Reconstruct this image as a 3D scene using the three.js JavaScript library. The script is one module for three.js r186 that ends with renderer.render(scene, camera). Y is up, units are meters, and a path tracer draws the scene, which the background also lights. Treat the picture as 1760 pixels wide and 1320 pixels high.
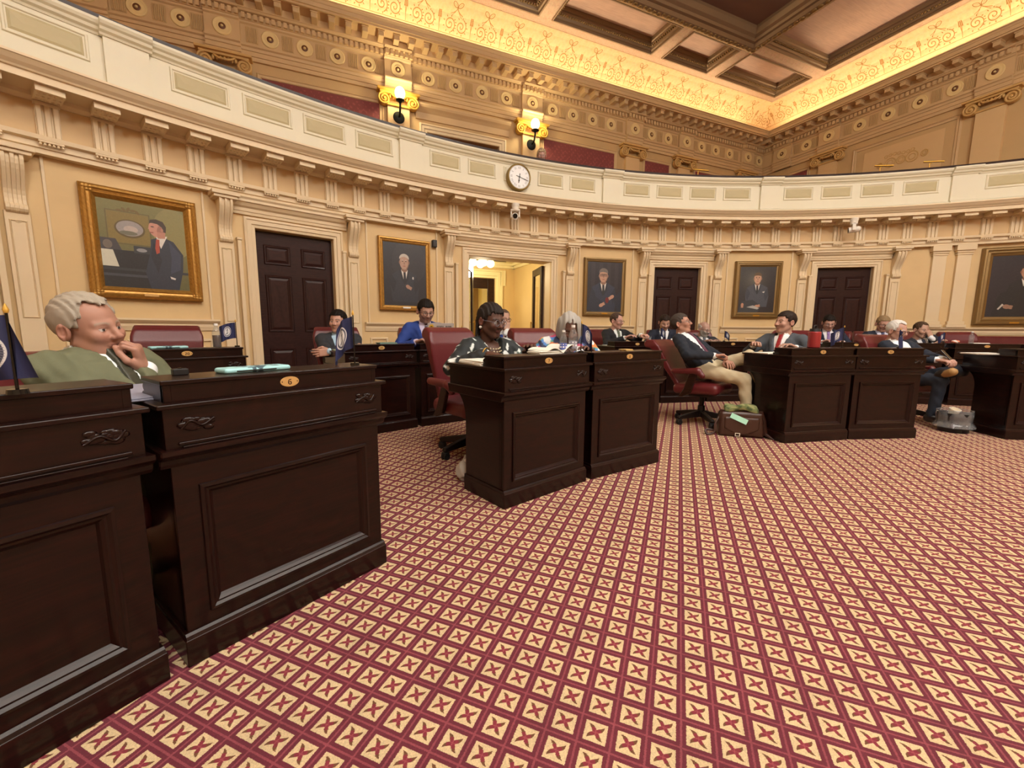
import * as THREE from 'three';
import { mergeGeometries, toCreasedNormals } from 'three/addons/utils/BufferGeometryUtils.js';
import { RoundedBoxGeometry } from 'three/addons/geometries/RoundedBoxGeometry.js';
import { RectAreaLightUniformsLib } from 'three/addons/lights/RectAreaLightUniformsLib.js';

// ---------------------------------------------------------------- camera, light, exposure
const scene = new THREE.Scene();
const renderer = new THREE.WebGLRenderer({ antialias: true });
renderer.toneMapping = THREE.LinearToneMapping;
renderer.toneMappingExposure = 0.95;
renderer.shadowMap.enabled = true;
RectAreaLightUniformsLib.init();
const DEG = Math.PI / 180;
const CAM = { x: -3.24, y: 1.12, z: -4.03, turn: 23.69 };
const camera = new THREE.PerspectiveCamera(2 * Math.atan(660 / 712.39) / DEG, 4 / 3, 0.05, 100);
camera.rotation.order = 'YXZ';
camera.position.set(CAM.x, CAM.y, CAM.z);
camera.rotation.set(-0.13045, -CAM.turn * DEG, 0.00714);
scene.add(camera);
scene.background = new THREE.Color(0x000000);

function areaLight(w, h, color, intensity, pos, target) {
  const l = new THREE.RectAreaLight(color, intensity, w, h);
  l.position.set(...pos); l.lookAt(...target); scene.add(l); return l;
}
// the ceiling's glass laylight (built below with the ceiling) lights the chamber
const LAY = { w: 7.0, d: 6.5, x: 0, z: -2.6, y: 8.28 };
areaLight(LAY.w, LAY.d, new THREE.Color(1.0, 0.97, 0.92), 3.9, [LAY.x, LAY.y - 0.03, LAY.z], [LAY.x, 0, LAY.z + 0.0001]);
// cove lamps lying on top of the upper cornice, behind its edge
const COVE = new THREE.Color(1.0, 0.82, 0.54);
for (const x of [-6.9, -2.3, 2.3, 6.9]) areaLight(4.5, 0.10, COVE, 21, [x, 7.24, -13.80], [x, 8.1, -13.72]);
for (const z of [-11.2, -6.6, -2.0, 2.6]) for (const s of [-1, 1]) {
  const l = areaLight(0.10, 4.5, COVE, 21, [s * 9.90, 7.24, z], [s * 9.82, 8.1, z]);
  l.up.set(0, 0, 1); l.lookAt(s * 9.82, 8.1, z);
}

// ---------------------------------------------------------------- helpers
function rng(seed) { let s = seed >>> 0; return () => { s = (s + 0x6D2B79F5) | 0; let t = Math.imul(s ^ (s >>> 15), 1 | s); t = (t + Math.imul(t ^ (t >>> 7), 61 | t)) ^ t; return ((t ^ (t >>> 14)) >>> 0) / 4294967296; }; }
const V = (x, y, z) => new THREE.Vector3(x, y, z);
const pol = (r, deg, y = 0) => V(r * Math.sin(deg * DEG), y, -r * Math.cos(deg * DEG));
const used = new Map();
function numbered(name) { const n = used.get(name) || 0; used.set(name, n + 1); return n ? name + '_' + String(n).padStart(3, '0') : name; }
function sh(o) { o.castShadow = true; o.receiveShadow = true; return o; }
function clean(g) {
  g = g.index ? g.toNonIndexed() : g;
  for (const k of Object.keys(g.attributes)) if (!['position', 'normal', 'uv', 'color'].includes(k)) g.deleteAttribute(k);
  if (!g.attributes.uv) g.setAttribute('uv', new THREE.BufferAttribute(new Float32Array(g.attributes.position.count * 2), 2));
  if (!g.attributes.normal) g.computeVertexNormals();
  return g;
}
function merge(list) { list = list.flat(9).map(clean); return list.length === 1 ? list[0] : mergeGeometries(list, false); }
// one named mesh under a parent
function part(parent, name, geos, mat, label) {
  const m = sh(new THREE.Mesh(Array.isArray(geos) ? merge(geos) : geos, mat));
  m.name = parent === scene ? numbered(name) : name; parent.add(m);
  if (label) m.userData.label = label;
  return m;
}
function tag(o, label, category, group, kind) { o.userData.label = label; o.userData.category = category; if (group) o.userData.group = group; if (kind) o.userData.kind = kind; return o; }
function thing(name, label, category, pos = [0, 0, 0], turn = 0, group) {
  const g = new THREE.Group(); g.name = numbered(name); g.position.set(...pos); g.rotation.y = turn; scene.add(g);
  return tag(g, label, category, group);
}
function structure(name, label, category) { const g = new THREE.Group(); g.name = name; scene.add(g); return tag(g, label, category, null, 'structure'); }
// a thing at an angle of the round room, local +z facing the middle of the room, +x along the row
function ring(name, label, category, r, deg, y = 0, group) { const p = pol(r, deg, y); return thing(name, label, category, [p.x, p.y, p.z], -deg * DEG, group); }
function at(g, x, y, z, rx = 0, ry = 0, rz = 0, s = 1) { const m = new THREE.Matrix4().compose(V(x, y, z), new THREE.Quaternion().setFromEuler(new THREE.Euler(rx, ry, rz, 'YXZ')), typeof s === 'number' ? V(s, s, s) : V(...s)); return g.clone().applyMatrix4(m); }
function onRing(g, r, deg, y = 0) { const p = pol(r, deg, y); return at(g, p.x, p.y, p.z, 0, -deg * DEG, 0); }
function box(x0, x1, y0, y1, z0, z1) {
  const g = new THREE.BoxGeometry(x1 - x0, y1 - y0, z1 - z0); g.translate((x0 + x1) / 2, (y0 + y1) / 2, (z0 + z1) / 2); return uvMetres(g);
}
function rbox(x0, x1, y0, y1, z0, z1, r = 0.006, seg = 2) {
  const g = new RoundedBoxGeometry(x1 - x0, y1 - y0, z1 - z0, seg, r); g.translate((x0 + x1) / 2, (y0 + y1) / 2, (z0 + z1) / 2); return uvMetres(g);
}
// uv in metres from the dominant axis of each triangle
function uvMetres(g) {
  g = g.index ? g.toNonIndexed() : g; const p = g.attributes.position, n = p.count, uv = new Float32Array(n * 2);
  const a = V(0, 0, 0), b = V(0, 0, 0), c = V(0, 0, 0);
  for (let i = 0; i < n; i += 3) {
    a.fromBufferAttribute(p, i); b.fromBufferAttribute(p, i + 1).sub(a); c.fromBufferAttribute(p, i + 2).sub(a); b.cross(c);
    const ax = Math.abs(b.x), ay = Math.abs(b.y), az = Math.abs(b.z);
    for (let k = 0; k < 3; k++) {
      const x = p.getX(i + k), y = p.getY(i + k), z = p.getZ(i + k);
      if (ay >= ax && ay >= az) { uv[(i + k) * 2] = x; uv[(i + k) * 2 + 1] = z; }
      else if (ax >= az) { uv[(i + k) * 2] = z; uv[(i + k) * 2 + 1] = y; }
      else { uv[(i + k) * 2] = x; uv[(i + k) * 2 + 1] = y; }
    }
  }
  g.setAttribute('uv', new THREE.BufferAttribute(uv, 2)); return g;
}
// profile [[r,y]...] swept round the room's axis from a0 to a1 degrees; closed = solid with end caps
function arc(profile, a0, a1, closed = true, step = 1.0) {
  const n = Math.max(1, Math.ceil((a1 - a0) / step)), pos = [], uv = [], m = profile.length;
  const P = (k, i) => { const a = (a0 + (a1 - a0) * i / n) * DEG, q = profile[k % m]; return [q[0] * Math.sin(a), q[1], -q[0] * Math.cos(a), q[0] * a]; };
  let L = 0;
  for (let k = 0; k < (closed ? m : m - 1); k++) {
    const q0 = profile[k], q1 = profile[(k + 1) % m], dl = Math.hypot(q1[0] - q0[0], q1[1] - q0[1]);
    for (let i = 0; i < n; i++) {
      const A = P(k, i), B = P(k, i + 1), C = P(k + 1, i + 1), D = P(k + 1, i);
      for (const [v, l] of [[A, L], [B, L], [C, L + dl], [A, L], [C, L + dl], [D, L + dl]]) { pos.push(v[0], v[1], v[2]); uv.push(v[3], l); }
    }
    L += dl;
  }
  if (closed) {
    const tri = THREE.ShapeUtils.triangulateShape(profile.map(q => new THREE.Vector2(q[0], q[1])), []);
    for (const i of [0, n]) for (const t of tri) for (const k of (i ? t : [t[0], t[2], t[1]])) { const v = P(k, i); pos.push(v[0], v[1], v[2]); uv.push(profile[k][0], profile[k][1]); }
  }
  const g = new THREE.BufferGeometry();
  g.setAttribute('position', new THREE.Float32BufferAttribute(pos, 3)); g.setAttribute('uv', new THREE.Float32BufferAttribute(uv, 2)); g.computeVertexNormals(); return g;
}
const arcBox = (r0, r1, y0, y1, a0, a1, step) => arc([[r0, y0], [r1, y0], [r1, y1], [r0, y1]], a0, a1, true, step);
function shapeOf(pts) { const s = new THREE.Shape(); pts.forEach((p, i) => i ? s.lineTo(p[0], p[1]) : s.moveTo(p[0], p[1])); s.closePath(); return s; }
// outline in (z, y), extruded across x from x0 to x1
function sideExtrude(pts, x0, x1, bevel = 0) {
  const g = new THREE.ExtrudeGeometry(shapeOf(pts), { depth: x1 - x0 - 2 * bevel, bevelEnabled: bevel > 0, bevelSize: bevel, bevelThickness: bevel, bevelSegments: 1, curveSegments: 8 });
  g.translate(0, 0, x0 + bevel); g.applyMatrix4(new THREE.Matrix4().set(0, 0, 1, 0, 0, 1, 0, 0, 1, 0, 0, 0, 0, 0, 0, 1)); // x'=z, y'=y, z'=x (mirrors)
  flip(g); return uvMetres(g);
}
function flip(g) { const n = g.toNonIndexed ? g : g; if (n.index) return n; const p = n.attributes.position.array; for (let i = 0; i < p.length; i += 9) for (let k = 0; k < 3; k++) { const t = p[i + 3 + k]; p[i + 3 + k] = p[i + 6 + k]; p[i + 6 + k] = t; } n.computeVertexNormals(); return n; }
// outline in (x, y), extruded along z from z0 to z1
function frontExtrude(pts, z0, z1, bevel = 0, holes = []) {
  const s = Array.isArray(pts) ? shapeOf(pts) : pts; for (const h of holes) s.holes.push(shapeOf(h));
  const g = new THREE.ExtrudeGeometry(s, { depth: z1 - z0 - 2 * bevel, bevelEnabled: bevel > 0, bevelSize: bevel, bevelThickness: bevel, bevelSegments: 2, curveSegments: 16 });
  g.translate(0, 0, z0 + bevel); return uvMetres(g);
}
// a rectangular picture-frame style moulding: profile [[in, z]...] from the outer edge (in=0) inwards
function frameRing(x0, x1, y0, y1, profile) {
  const pos = [], c = [[x0, y0, 1, 1], [x1, y0, -1, 1], [x1, y1, -1, -1], [x0, y1, 1, -1]], uv = [];
  for (let s = 0; s < 4; s++) {
    const A = c[s], B = c[(s + 1) % 4];
    for (let k = 0; k < profile.length - 1; k++) {
      const [d0, z0] = profile[k], [d1, z1] = profile[k + 1];
      const a = [A[0] + A[2] * d0, A[1] + A[3] * d0, z0], b = [B[0] + B[2] * d0, B[1] + B[3] * d0, z0], cc = [B[0] + B[2] * d1, B[1] + B[3] * d1, z1], d = [A[0] + A[2] * d1, A[1] + A[3] * d1, z1];
      const len = Math.hypot(b[0] - a[0], b[1] - a[1]);
      for (const [v, u, w] of [[a, 0, k], [b, len, k], [cc, len, k + 1], [a, 0, k], [cc, len, k + 1], [d, 0, k + 1]]) { pos.push(...v); uv.push(u, w * 0.02); }
    }
  }
  const g = new THREE.BufferGeometry(); g.setAttribute('position', new THREE.Float32BufferAttribute(pos, 3)); g.setAttribute('uv', new THREE.Float32BufferAttribute(uv, 2)); g.computeVertexNormals(); return g;
}
function cyl(r0, r1, h, x, y, z, seg = 20) { const g = new THREE.CylinderGeometry(r1, r0, h, seg); g.translate(x, y + h / 2, z); return g; }
function lathe(pts, seg = 24) { return new THREE.LatheGeometry(pts.map(p => new THREE.Vector2(p[0], p[1])), seg); }
function sphere(r, x, y, z, seg = 16, s = [1, 1, 1]) { const g = new THREE.SphereGeometry(r, seg, Math.max(8, seg * 0.6 | 0)); g.scale(...s); g.translate(x, y, z); return g; }
function rod(a, b, r0, r1 = r0, seg = 10) {
  const A = V(...a), B = V(...b), d = B.clone().sub(A), g = new THREE.CylinderGeometry(r1, r0, d.length(), seg);
  g.translate(0, d.length() / 2, 0); g.applyQuaternion(new THREE.Quaternion().setFromUnitVectors(V(0, 1, 0), d.clone().normalize())); g.translate(...a); return g;
}
function tube(pts, r, seg = 24, rad = 8, closed = false) { return new THREE.TubeGeometry(new THREE.CatmullRomCurve3(pts.map(p => V(...p)), closed), seg, r, rad, closed); }

// ---------------------------------------------------------------- computed textures
const clamp = (x, a = 0, b = 1) => Math.min(b, Math.max(a, x)), mix = (a, b, t) => a + (b - a) * t, smooth = (a, b, x) => { const t = clamp((x - a) / (b - a)); return t * t * (3 - 2 * t); };
function makeNoise(seed, size = 256) {                    // tiling value noise
  const R = rng(seed), t = new Float32Array(size * size); for (let i = 0; i < t.length; i++) t[i] = R();
  return (x, y, period) => { const xi = Math.floor(x), yi = Math.floor(y), fx = x - xi, fy = y - yi, w = v => ((v % period) + period) % period, u = fx * fx * (3 - 2 * fx), v = fy * fy * (3 - 2 * fy);
    const a = t[w(yi) * size + w(xi)], b = t[w(yi) * size + w(xi + 1)], c = t[w(yi + 1) * size + w(xi)], d = t[w(yi + 1) * size + w(xi + 1)]; return mix(mix(a, b, u), mix(c, d, u), v); };
}
const nz = makeNoise(7);
const fbm = (u, v, p, oct = 4) => { let s = 0, a = 0.5, q = p; for (let i = 0; i < oct; i++) { s += a * nz(u * q, v * q, q); a *= 0.5; q *= 2; } return s; };
function dataTex(w, h, fn, srgb = true, repeat = [1, 1]) {
  const d = new Uint8Array(w * h * 4);
  for (let y = 0; y < h; y++) for (let x = 0; x < w; x++) { const c = fn((x + 0.5) / w, (y + 0.5) / h), i = (y * w + x) * 4; d[i] = clamp(c[0], 0, 255); d[i + 1] = clamp(c[1], 0, 255); d[i + 2] = clamp(c[2], 0, 255); d[i + 3] = 255; }
  const t = new THREE.DataTexture(d, w, h); t.wrapS = t.wrapT = THREE.RepeatWrapping; t.magFilter = THREE.LinearFilter; t.minFilter = THREE.LinearMipmapLinearFilter; t.generateMipmaps = true; if (srgb) t.colorSpace = THREE.SRGBColorSpace; t.repeat.set(...repeat); t.needsUpdate = true; return t;
}
function canvasTex(w, h, draw, repeat) {
  const c = document.createElement('canvas'); c.width = w; c.height = h; draw(c.getContext('2d'), w, h);
  const t = new THREE.CanvasTexture(c); t.colorSpace = THREE.SRGBColorSpace; if (repeat) { t.wrapS = t.wrapT = THREE.RepeatWrapping; t.repeat.set(...repeat); } return t;
}
// ---------------------------------------------------------------- materials
const bumpPlaster = dataTex(256, 256, (u, v) => { const n = 255 * (0.6 * fbm(u, v, 8) + 0.4 * fbm(u, v, 48, 3)); return [n, n, n]; }, false);
function paint(hex, rough = 0.62, spread = 0.05) {       // wall paint: faint mottling of the tone
  const c = new THREE.Color(hex), o = c.getHSL({}), k = new THREE.Color();
  const map = dataTex(128, 128, (u, v) => { k.setHSL(o.h, o.s, clamp(o.l * (1 + spread * (fbm(u, v, 6) - 0.5) * 2))); const q = k.getHex(); return [(q >> 16) & 255, (q >> 8) & 255, q & 255]; }, true, [0.7, 0.7]);
  return new THREE.MeshStandardMaterial({ map, roughness: rough, bumpMap: bumpPlaster, bumpScale: 0.0006 });
}
const M = {};
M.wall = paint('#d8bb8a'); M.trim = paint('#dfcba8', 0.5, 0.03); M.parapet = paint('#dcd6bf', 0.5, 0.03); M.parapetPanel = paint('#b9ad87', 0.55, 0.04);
M.metope = paint('#cfb184', 0.6, 0.05); M.upper = paint('#c8a877', 0.6, 0.05); M.upperTrim = paint('#cfb083', 0.55, 0.04); M.foyer = paint('#d9bd84', 0.55, 0.04); M.foyerTrim = paint('#ece0ae', 0.5, 0.03); M.buff = paint('#d9b886', 0.6, 0.03);
M.darkdisc = new THREE.MeshStandardMaterial({ color: '#6b3f1e', roughness: 0.5 });
M.discring = paint('#e6cc92', 0.5, 0.03);
function woodMat(dark, light, gloss = 0.32, seed = 0, rep = [1.1, 1.1]) {
  const a = new THREE.Color(dark), b = new THREE.Color(light), k = new THREE.Color();
  const f = (u, v) => { const w = fbm(u, v, 3, 3) * 1.4 + seed; const g = 0.5 + 0.5 * Math.sin((v * 22 + w * 9) * 6.283 / 2); return clamp(0.55 * g * fbm(u, v * 1, 16, 2) + 0.55 * nz(u * 6 + 9, v * 200, 256) ** 1.5); };
  const map = dataTex(512, 512, (u, v) => { k.copy(a).lerp(b, f(u, v)); const q = k.getHex(); return [(q >> 16) & 255, (q >> 8) & 255, q & 255]; }, true, rep);
  return new THREE.MeshPhysicalMaterial({ map, roughness: gloss, clearcoat: 0.28, clearcoatRoughness: 0.12, specularIntensity: 0.4 });
}
M.wood = woodMat('#0f0403', '#280d09', 0.34, 0.3); M.doorWood = woodMat('#25110f', '#3b1f1b', 0.46, 1.7); M.doorWood.clearcoat = 0.12;
M.darkwood = woodMat('#1d0d08', '#3b2115', 0.4, 2.2);
const bumpLeather = dataTex(256, 256, (u, v) => { const n = 255 * (0.5 * fbm(u, v, 24, 3) + 0.5 * fbm(u, v, 6, 2)); return [n, n, n]; }, false, [3, 3]);
M.leather = new THREE.MeshPhysicalMaterial({ color: '#5c171d', roughness: 0.42, bumpMap: bumpLeather, bumpScale: 0.0012, clearcoat: 0.15, clearcoatRoughness: 0.35 });
M.chairMetal = new THREE.MeshStandardMaterial({ color: '#1d1310', roughness: 0.45, metalness: 0.2 });
M.black = new THREE.MeshStandardMaterial({ color: '#131316', roughness: 0.5 });
M.blackGloss = new THREE.MeshStandardMaterial({ color: '#0c0c0f', roughness: 0.15 });
M.brass = new THREE.MeshStandardMaterial({ color: '#c79a45', roughness: 0.3, metalness: 0.9 });
M.brassPlate = new THREE.MeshStandardMaterial({ color: '#cfa566', roughness: 0.5, metalness: 0.35 });
M.iron = new THREE.MeshStandardMaterial({ color: '#1f2420', roughness: 0.5, metalness: 0.5 });
const giltMap = dataTex(128, 128, (u, v) => { const n = fbm(u, v, 12); return [mix(150, 205, n), mix(108, 158, n), mix(48, 80, n)]; }, true, [4, 4]);
M.gilt = new THREE.MeshStandardMaterial({ map: giltMap, roughness: 0.36, metalness: 0.55, bumpMap: bumpPlaster, bumpScale: 0.002 });
M.giltDark = new THREE.MeshStandardMaterial({ color: '#8c7145', roughness: 0.42, metalness: 0.5, bumpMap: bumpPlaster, bumpScale: 0.003 });
M.goldPaint = new THREE.MeshStandardMaterial({ color: '#d3a74a', roughness: 0.4, metalness: 0.35 });
M.tanCapital = paint('#cfa868', 0.45, 0.06);
M.white = new THREE.MeshStandardMaterial({ color: '#ece9e2', roughness: 0.5 });
M.paper = new THREE.MeshStandardMaterial({ color: '#e9e6da', roughness: 0.7 });
M.camWhite = new THREE.MeshStandardMaterial({ color: '#e4ddcf', roughness: 0.35 });
M.aqua = new THREE.MeshStandardMaterial({ color: '#9fd6da', roughness: 0.5 });
M.glass = new THREE.MeshPhysicalMaterial({ color: '#ffffff', roughness: 0.02, transmission: 1, thickness: 0, ior: 1.45 });
M.plastic = new THREE.MeshPhysicalMaterial({ color: '#f4f8fa', roughness: 0.06, transmission: 0.92, thickness: 0, ior: 1.4 });
M.globe = new THREE.MeshStandardMaterial({ color: '#fff4d8', emissive: '#ffe2a0', emissiveIntensity: 5, roughness: 0.4 });
M.coveTube = new THREE.MeshStandardMaterial({ color: '#ffe2b0', emissive: '#ffbf70', emissiveIntensity: 2.0 });
M.laylight = new THREE.MeshStandardMaterial({ color: '#fff6e4', emissive: '#fff0d8', emissiveIntensity: 1.2 });
// damask behind the gallery
M.damask = new THREE.MeshStandardMaterial({ roughness: 0.75, map: dataTex(256, 256, (u, v) => { const n = fbm(u, v, 10, 4), m = Math.sin(u * 25.1) * Math.sin(v * 25.1) + (n - 0.5) * 5 > 0.6 ? 1 : 0; return [mix(126, 146, m), mix(60, 74, m), mix(58, 70, m)]; }, true, [2, 2]) });
// carpet: the woven trellis with four-pointed stars
M.carpet = new THREE.MeshStandardMaterial({ roughness: 0.95, map: dataTex(1024, 1024, (U, W) => {
  const n1 = fbm(U, W, 128, 2) - 0.5, n2 = fbm(U, W, 4, 3) - 0.5, j = (nz(U * 256, W * 256, 256) - 0.5) * 0.03;
  let u = ((U * 4) % 1) - 0.5, v = ((W * 4) % 1) - 0.5;                    // lattice crossings at +-0.5
  u += j; v += j * 0.7; const au = Math.abs(u), av = Math.abs(v), e = Math.max(au, av);
  let c;
  if (e > 0.348) { const du = 0.5 - au, dv = 0.5 - av; const line = Math.min(au > 0.348 ? du : 9, av > 0.348 ? dv : 9);
    c = line < 0.032 ? [146, 68, 78] : [108, 38, 52]; }
  else { c = [222, 196, 152]; const r = Math.hypot(u, v), th = Math.atan2(v, u) + 0.18 * Math.sin(r * 9), k = Math.abs(((th / (Math.PI / 2)) % 1 + 1) % 1 - 0.5) * 2; // 0 on diagonals
    const lim = 0.10 + 0.25 * Math.pow(1 - Math.min(1, k * 1.1), 1.7);
    if (r < lim) c = r > 0.19 ? [112, 70, 44] : (Math.abs(u) < 0.018 || Math.abs(v) < 0.018 ? [160, 70, 78] : [134, 46, 58]); }
  const g = 1 + 0.24 * n1 + 0.10 * n2; return [c[0] * g, c[1] * g, c[2] * g]; }) , bumpMap: dataTex(256, 256, (u, v) => { const n = 255 * nz(u * 256, v * 256, 256); return [n, n, n]; }, false, [6, 6]), bumpScale: 0.0015 });
// stencilled cove: bows above paired scrolls
M.cove = new THREE.MeshStandardMaterial({ roughness: 0.6, map: canvasTex(512, 512, (g, w, h) => {
  g.fillStyle = '#efcf9c'; g.fillRect(0, 0, w, h);
  const R = rng(5); for (let i = 0; i < 900; i++) { g.fillStyle = `rgba(${200 + R() * 50 | 0},${150 + R() * 50 | 0},${90 + R() * 40 | 0},0.06)`; g.beginPath(); g.arc(R() * w, R() * h, 4 + R() * 22, 0, 7); g.fill(); }
  g.strokeStyle = '#a8742f'; g.fillStyle = '#a8742f'; g.lineCap = 'round';
  const leaf = (x, y, rx, ry, a) => { g.save(); g.translate(x, y); g.rotate(a); g.beginPath(); g.ellipse(0, 0, rx, ry, 0, 0, 7); g.lineWidth = 9; g.stroke(); g.beginPath(); g.moveTo(-rx, 0); g.lineTo(rx * .6, 0); g.lineWidth = 2.5; g.stroke(); g.restore(); };
  const X = w / 2; leaf(X - 42, 105, 44, 25, 0.75); leaf(X + 42, 105, 44, 25, -0.75 + Math.PI); g.beginPath(); g.arc(X, 140, 12, 0, 7); g.fill();
  g.lineWidth = 8; for (const s of [-1, 1]) { g.beginPath(); g.moveTo(X, 148); g.bezierCurveTo(X + s * 20, 190, X + s * 60, 210, X + s * 95, 225); g.stroke();
    g.beginPath(); for (let t = 0; t < 60; t++) { const a = t / 60 * 11 + (s > 0 ? 0 : Math.PI), r = 88 * (1 - t / 66); const px = X + s * 92 + s * r * Math.cos(a * s * s - 1.2), py = 345 + r * Math.sin(a - 1.2); t ? g.lineTo(px, py) : g.moveTo(px, py); } g.lineWidth = 11; g.stroke();
    for (let k = 0; k < 9; k++) { const a = k * 0.7; g.beginPath(); g.ellipse(X + s * 92 + 96 * Math.cos(a), 345 + 96 * Math.sin(a), 13, 6, a, 0, 7); g.fill(); }
    for (let k = 0; k < 6; k++) { g.beginPath(); g.ellipse(X + s * (30 + 9 * k), 195 + 10 * k, 8, 4, 0.8 * s, 0, 7); g.fill(); } }
  for (const x of [0, w]) { g.lineWidth = 5; for (const d of [-22, 0, 22]) { g.beginPath(); g.moveTo(x, 450); g.quadraticCurveTo(x, 330, x + d, 235); g.stroke(); for (let k = 0; k < 5; k++) { g.beginPath(); g.ellipse(x + d * (0.7 + k * 0.06), 222 + k * 17, 7, 10, 0, 0, 7); g.fill(); } } }
  g.lineWidth = 6; g.beginPath(); g.moveTo(0, 462); g.lineTo(w, 462); g.stroke();
}, [1, 1]) });
M.beam = new THREE.MeshStandardMaterial({ roughness: 0.5, metalness: 0.15, map: canvasTex(256, 256, (g, w, h) => { g.fillStyle = '#cfb59c'; g.fillRect(0, 0, w, h); const R = rng(3); for (let i = 0; i < 300; i++) { g.fillStyle = `rgba(${150 + R() * 70 | 0},${120 + R() * 60 | 0},${95 + R() * 50 | 0},0.14)`; g.beginPath(); g.arc(R() * w, R() * h, 3 + R() * 12, 0, 7); g.fill(); } g.strokeStyle = '#b08c66'; g.lineWidth = 3; for (let i = 0; i < 2; i++) for (let j = 0; j < 2; j++) { g.beginPath(); g.arc(64 + i * 128, 64 + j * 128, 26, 0, 5); g.stroke(); g.beginPath(); g.arc(64 + i * 128, 64 + j * 128, 8, 0, 7); g.stroke(); } }, [2.4, 2.4]) });
M.coffer = new THREE.MeshStandardMaterial({ roughness: 0.42, metalness: 0.2, map: dataTex(256, 256, (u, v) => { const n = nz(u * 8, v * 128, 256) * 0.5 + fbm(u, v, 5) * 0.7; return [mix(176, 208, n), mix(146, 176, n), mix(132, 158, n)]; }, true, [0.6, 0.6]) });
M.cofferDark = new THREE.MeshStandardMaterial({ color: '#75584a', roughness: 0.5, metalness: 0.1, bumpMap: bumpPlaster, bumpScale: 0.001 });
M.bronze = new THREE.MeshStandardMaterial({ color: '#8a7358', roughness: 0.42, metalness: 0.35, bumpMap: bumpPlaster, bumpScale: 0.004 });
M.cloth = (hex, rough = 0.85) => new THREE.MeshStandardMaterial({ color: hex, roughness: rough, bumpMap: bumpCloth, bumpScale: 0.0006 });
const bumpCloth = dataTex(128, 128, (u, v) => { const n = 128 + 60 * Math.sin(u * 402) * Math.sin(v * 402) + 60 * (nz(u * 64, v * 64, 64) - 0.5); return [n, n, n]; }, false, [8, 8]);
const vcol = (rough = 0.6) => new THREE.MeshStandardMaterial({ vertexColors: true, roughness: rough });
// ---------------------------------------------------------------- the chamber shell
const RW = 11.5, DOORS = [-35.4, -18.3, 18.3, 35.4], DOOR_H = 2.45, DHALF = 2.55, OPEN = 4.25;
{ // carpet; pattern runs at 45 degrees to the room
  const g = new THREE.BoxGeometry(21, 0.2, 21.0); g.translate(0, -0.1, -4.0); const gg = clean(g), p = gg.attributes.position, uv = gg.attributes.uv, s = 0.08917, ya = 0.38205, ph = CAM.turn * DEG;
  for (let i = 0; i < p.count; i++) { const X = p.getX(i) - CAM.x, N = -(p.getZ(i) - CAM.z), x = X * Math.cos(ph) - N * Math.sin(ph), z = X * Math.sin(ph) + N * Math.cos(ph);
    const a = (x * Math.sin(ya) + z * Math.cos(ya)) / s, b = (x * Math.cos(ya) - z * Math.sin(ya)) / s; uv.setXY(i, (b - 0.72) / 4, (a - 0.20) / 4); }
  const f = part(scene, 'floor', [gg], M.carpet); tag(f, 'red and cream woven carpet of squares with four-pointed stars', 'floor', null, 'structure');
}
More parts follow.
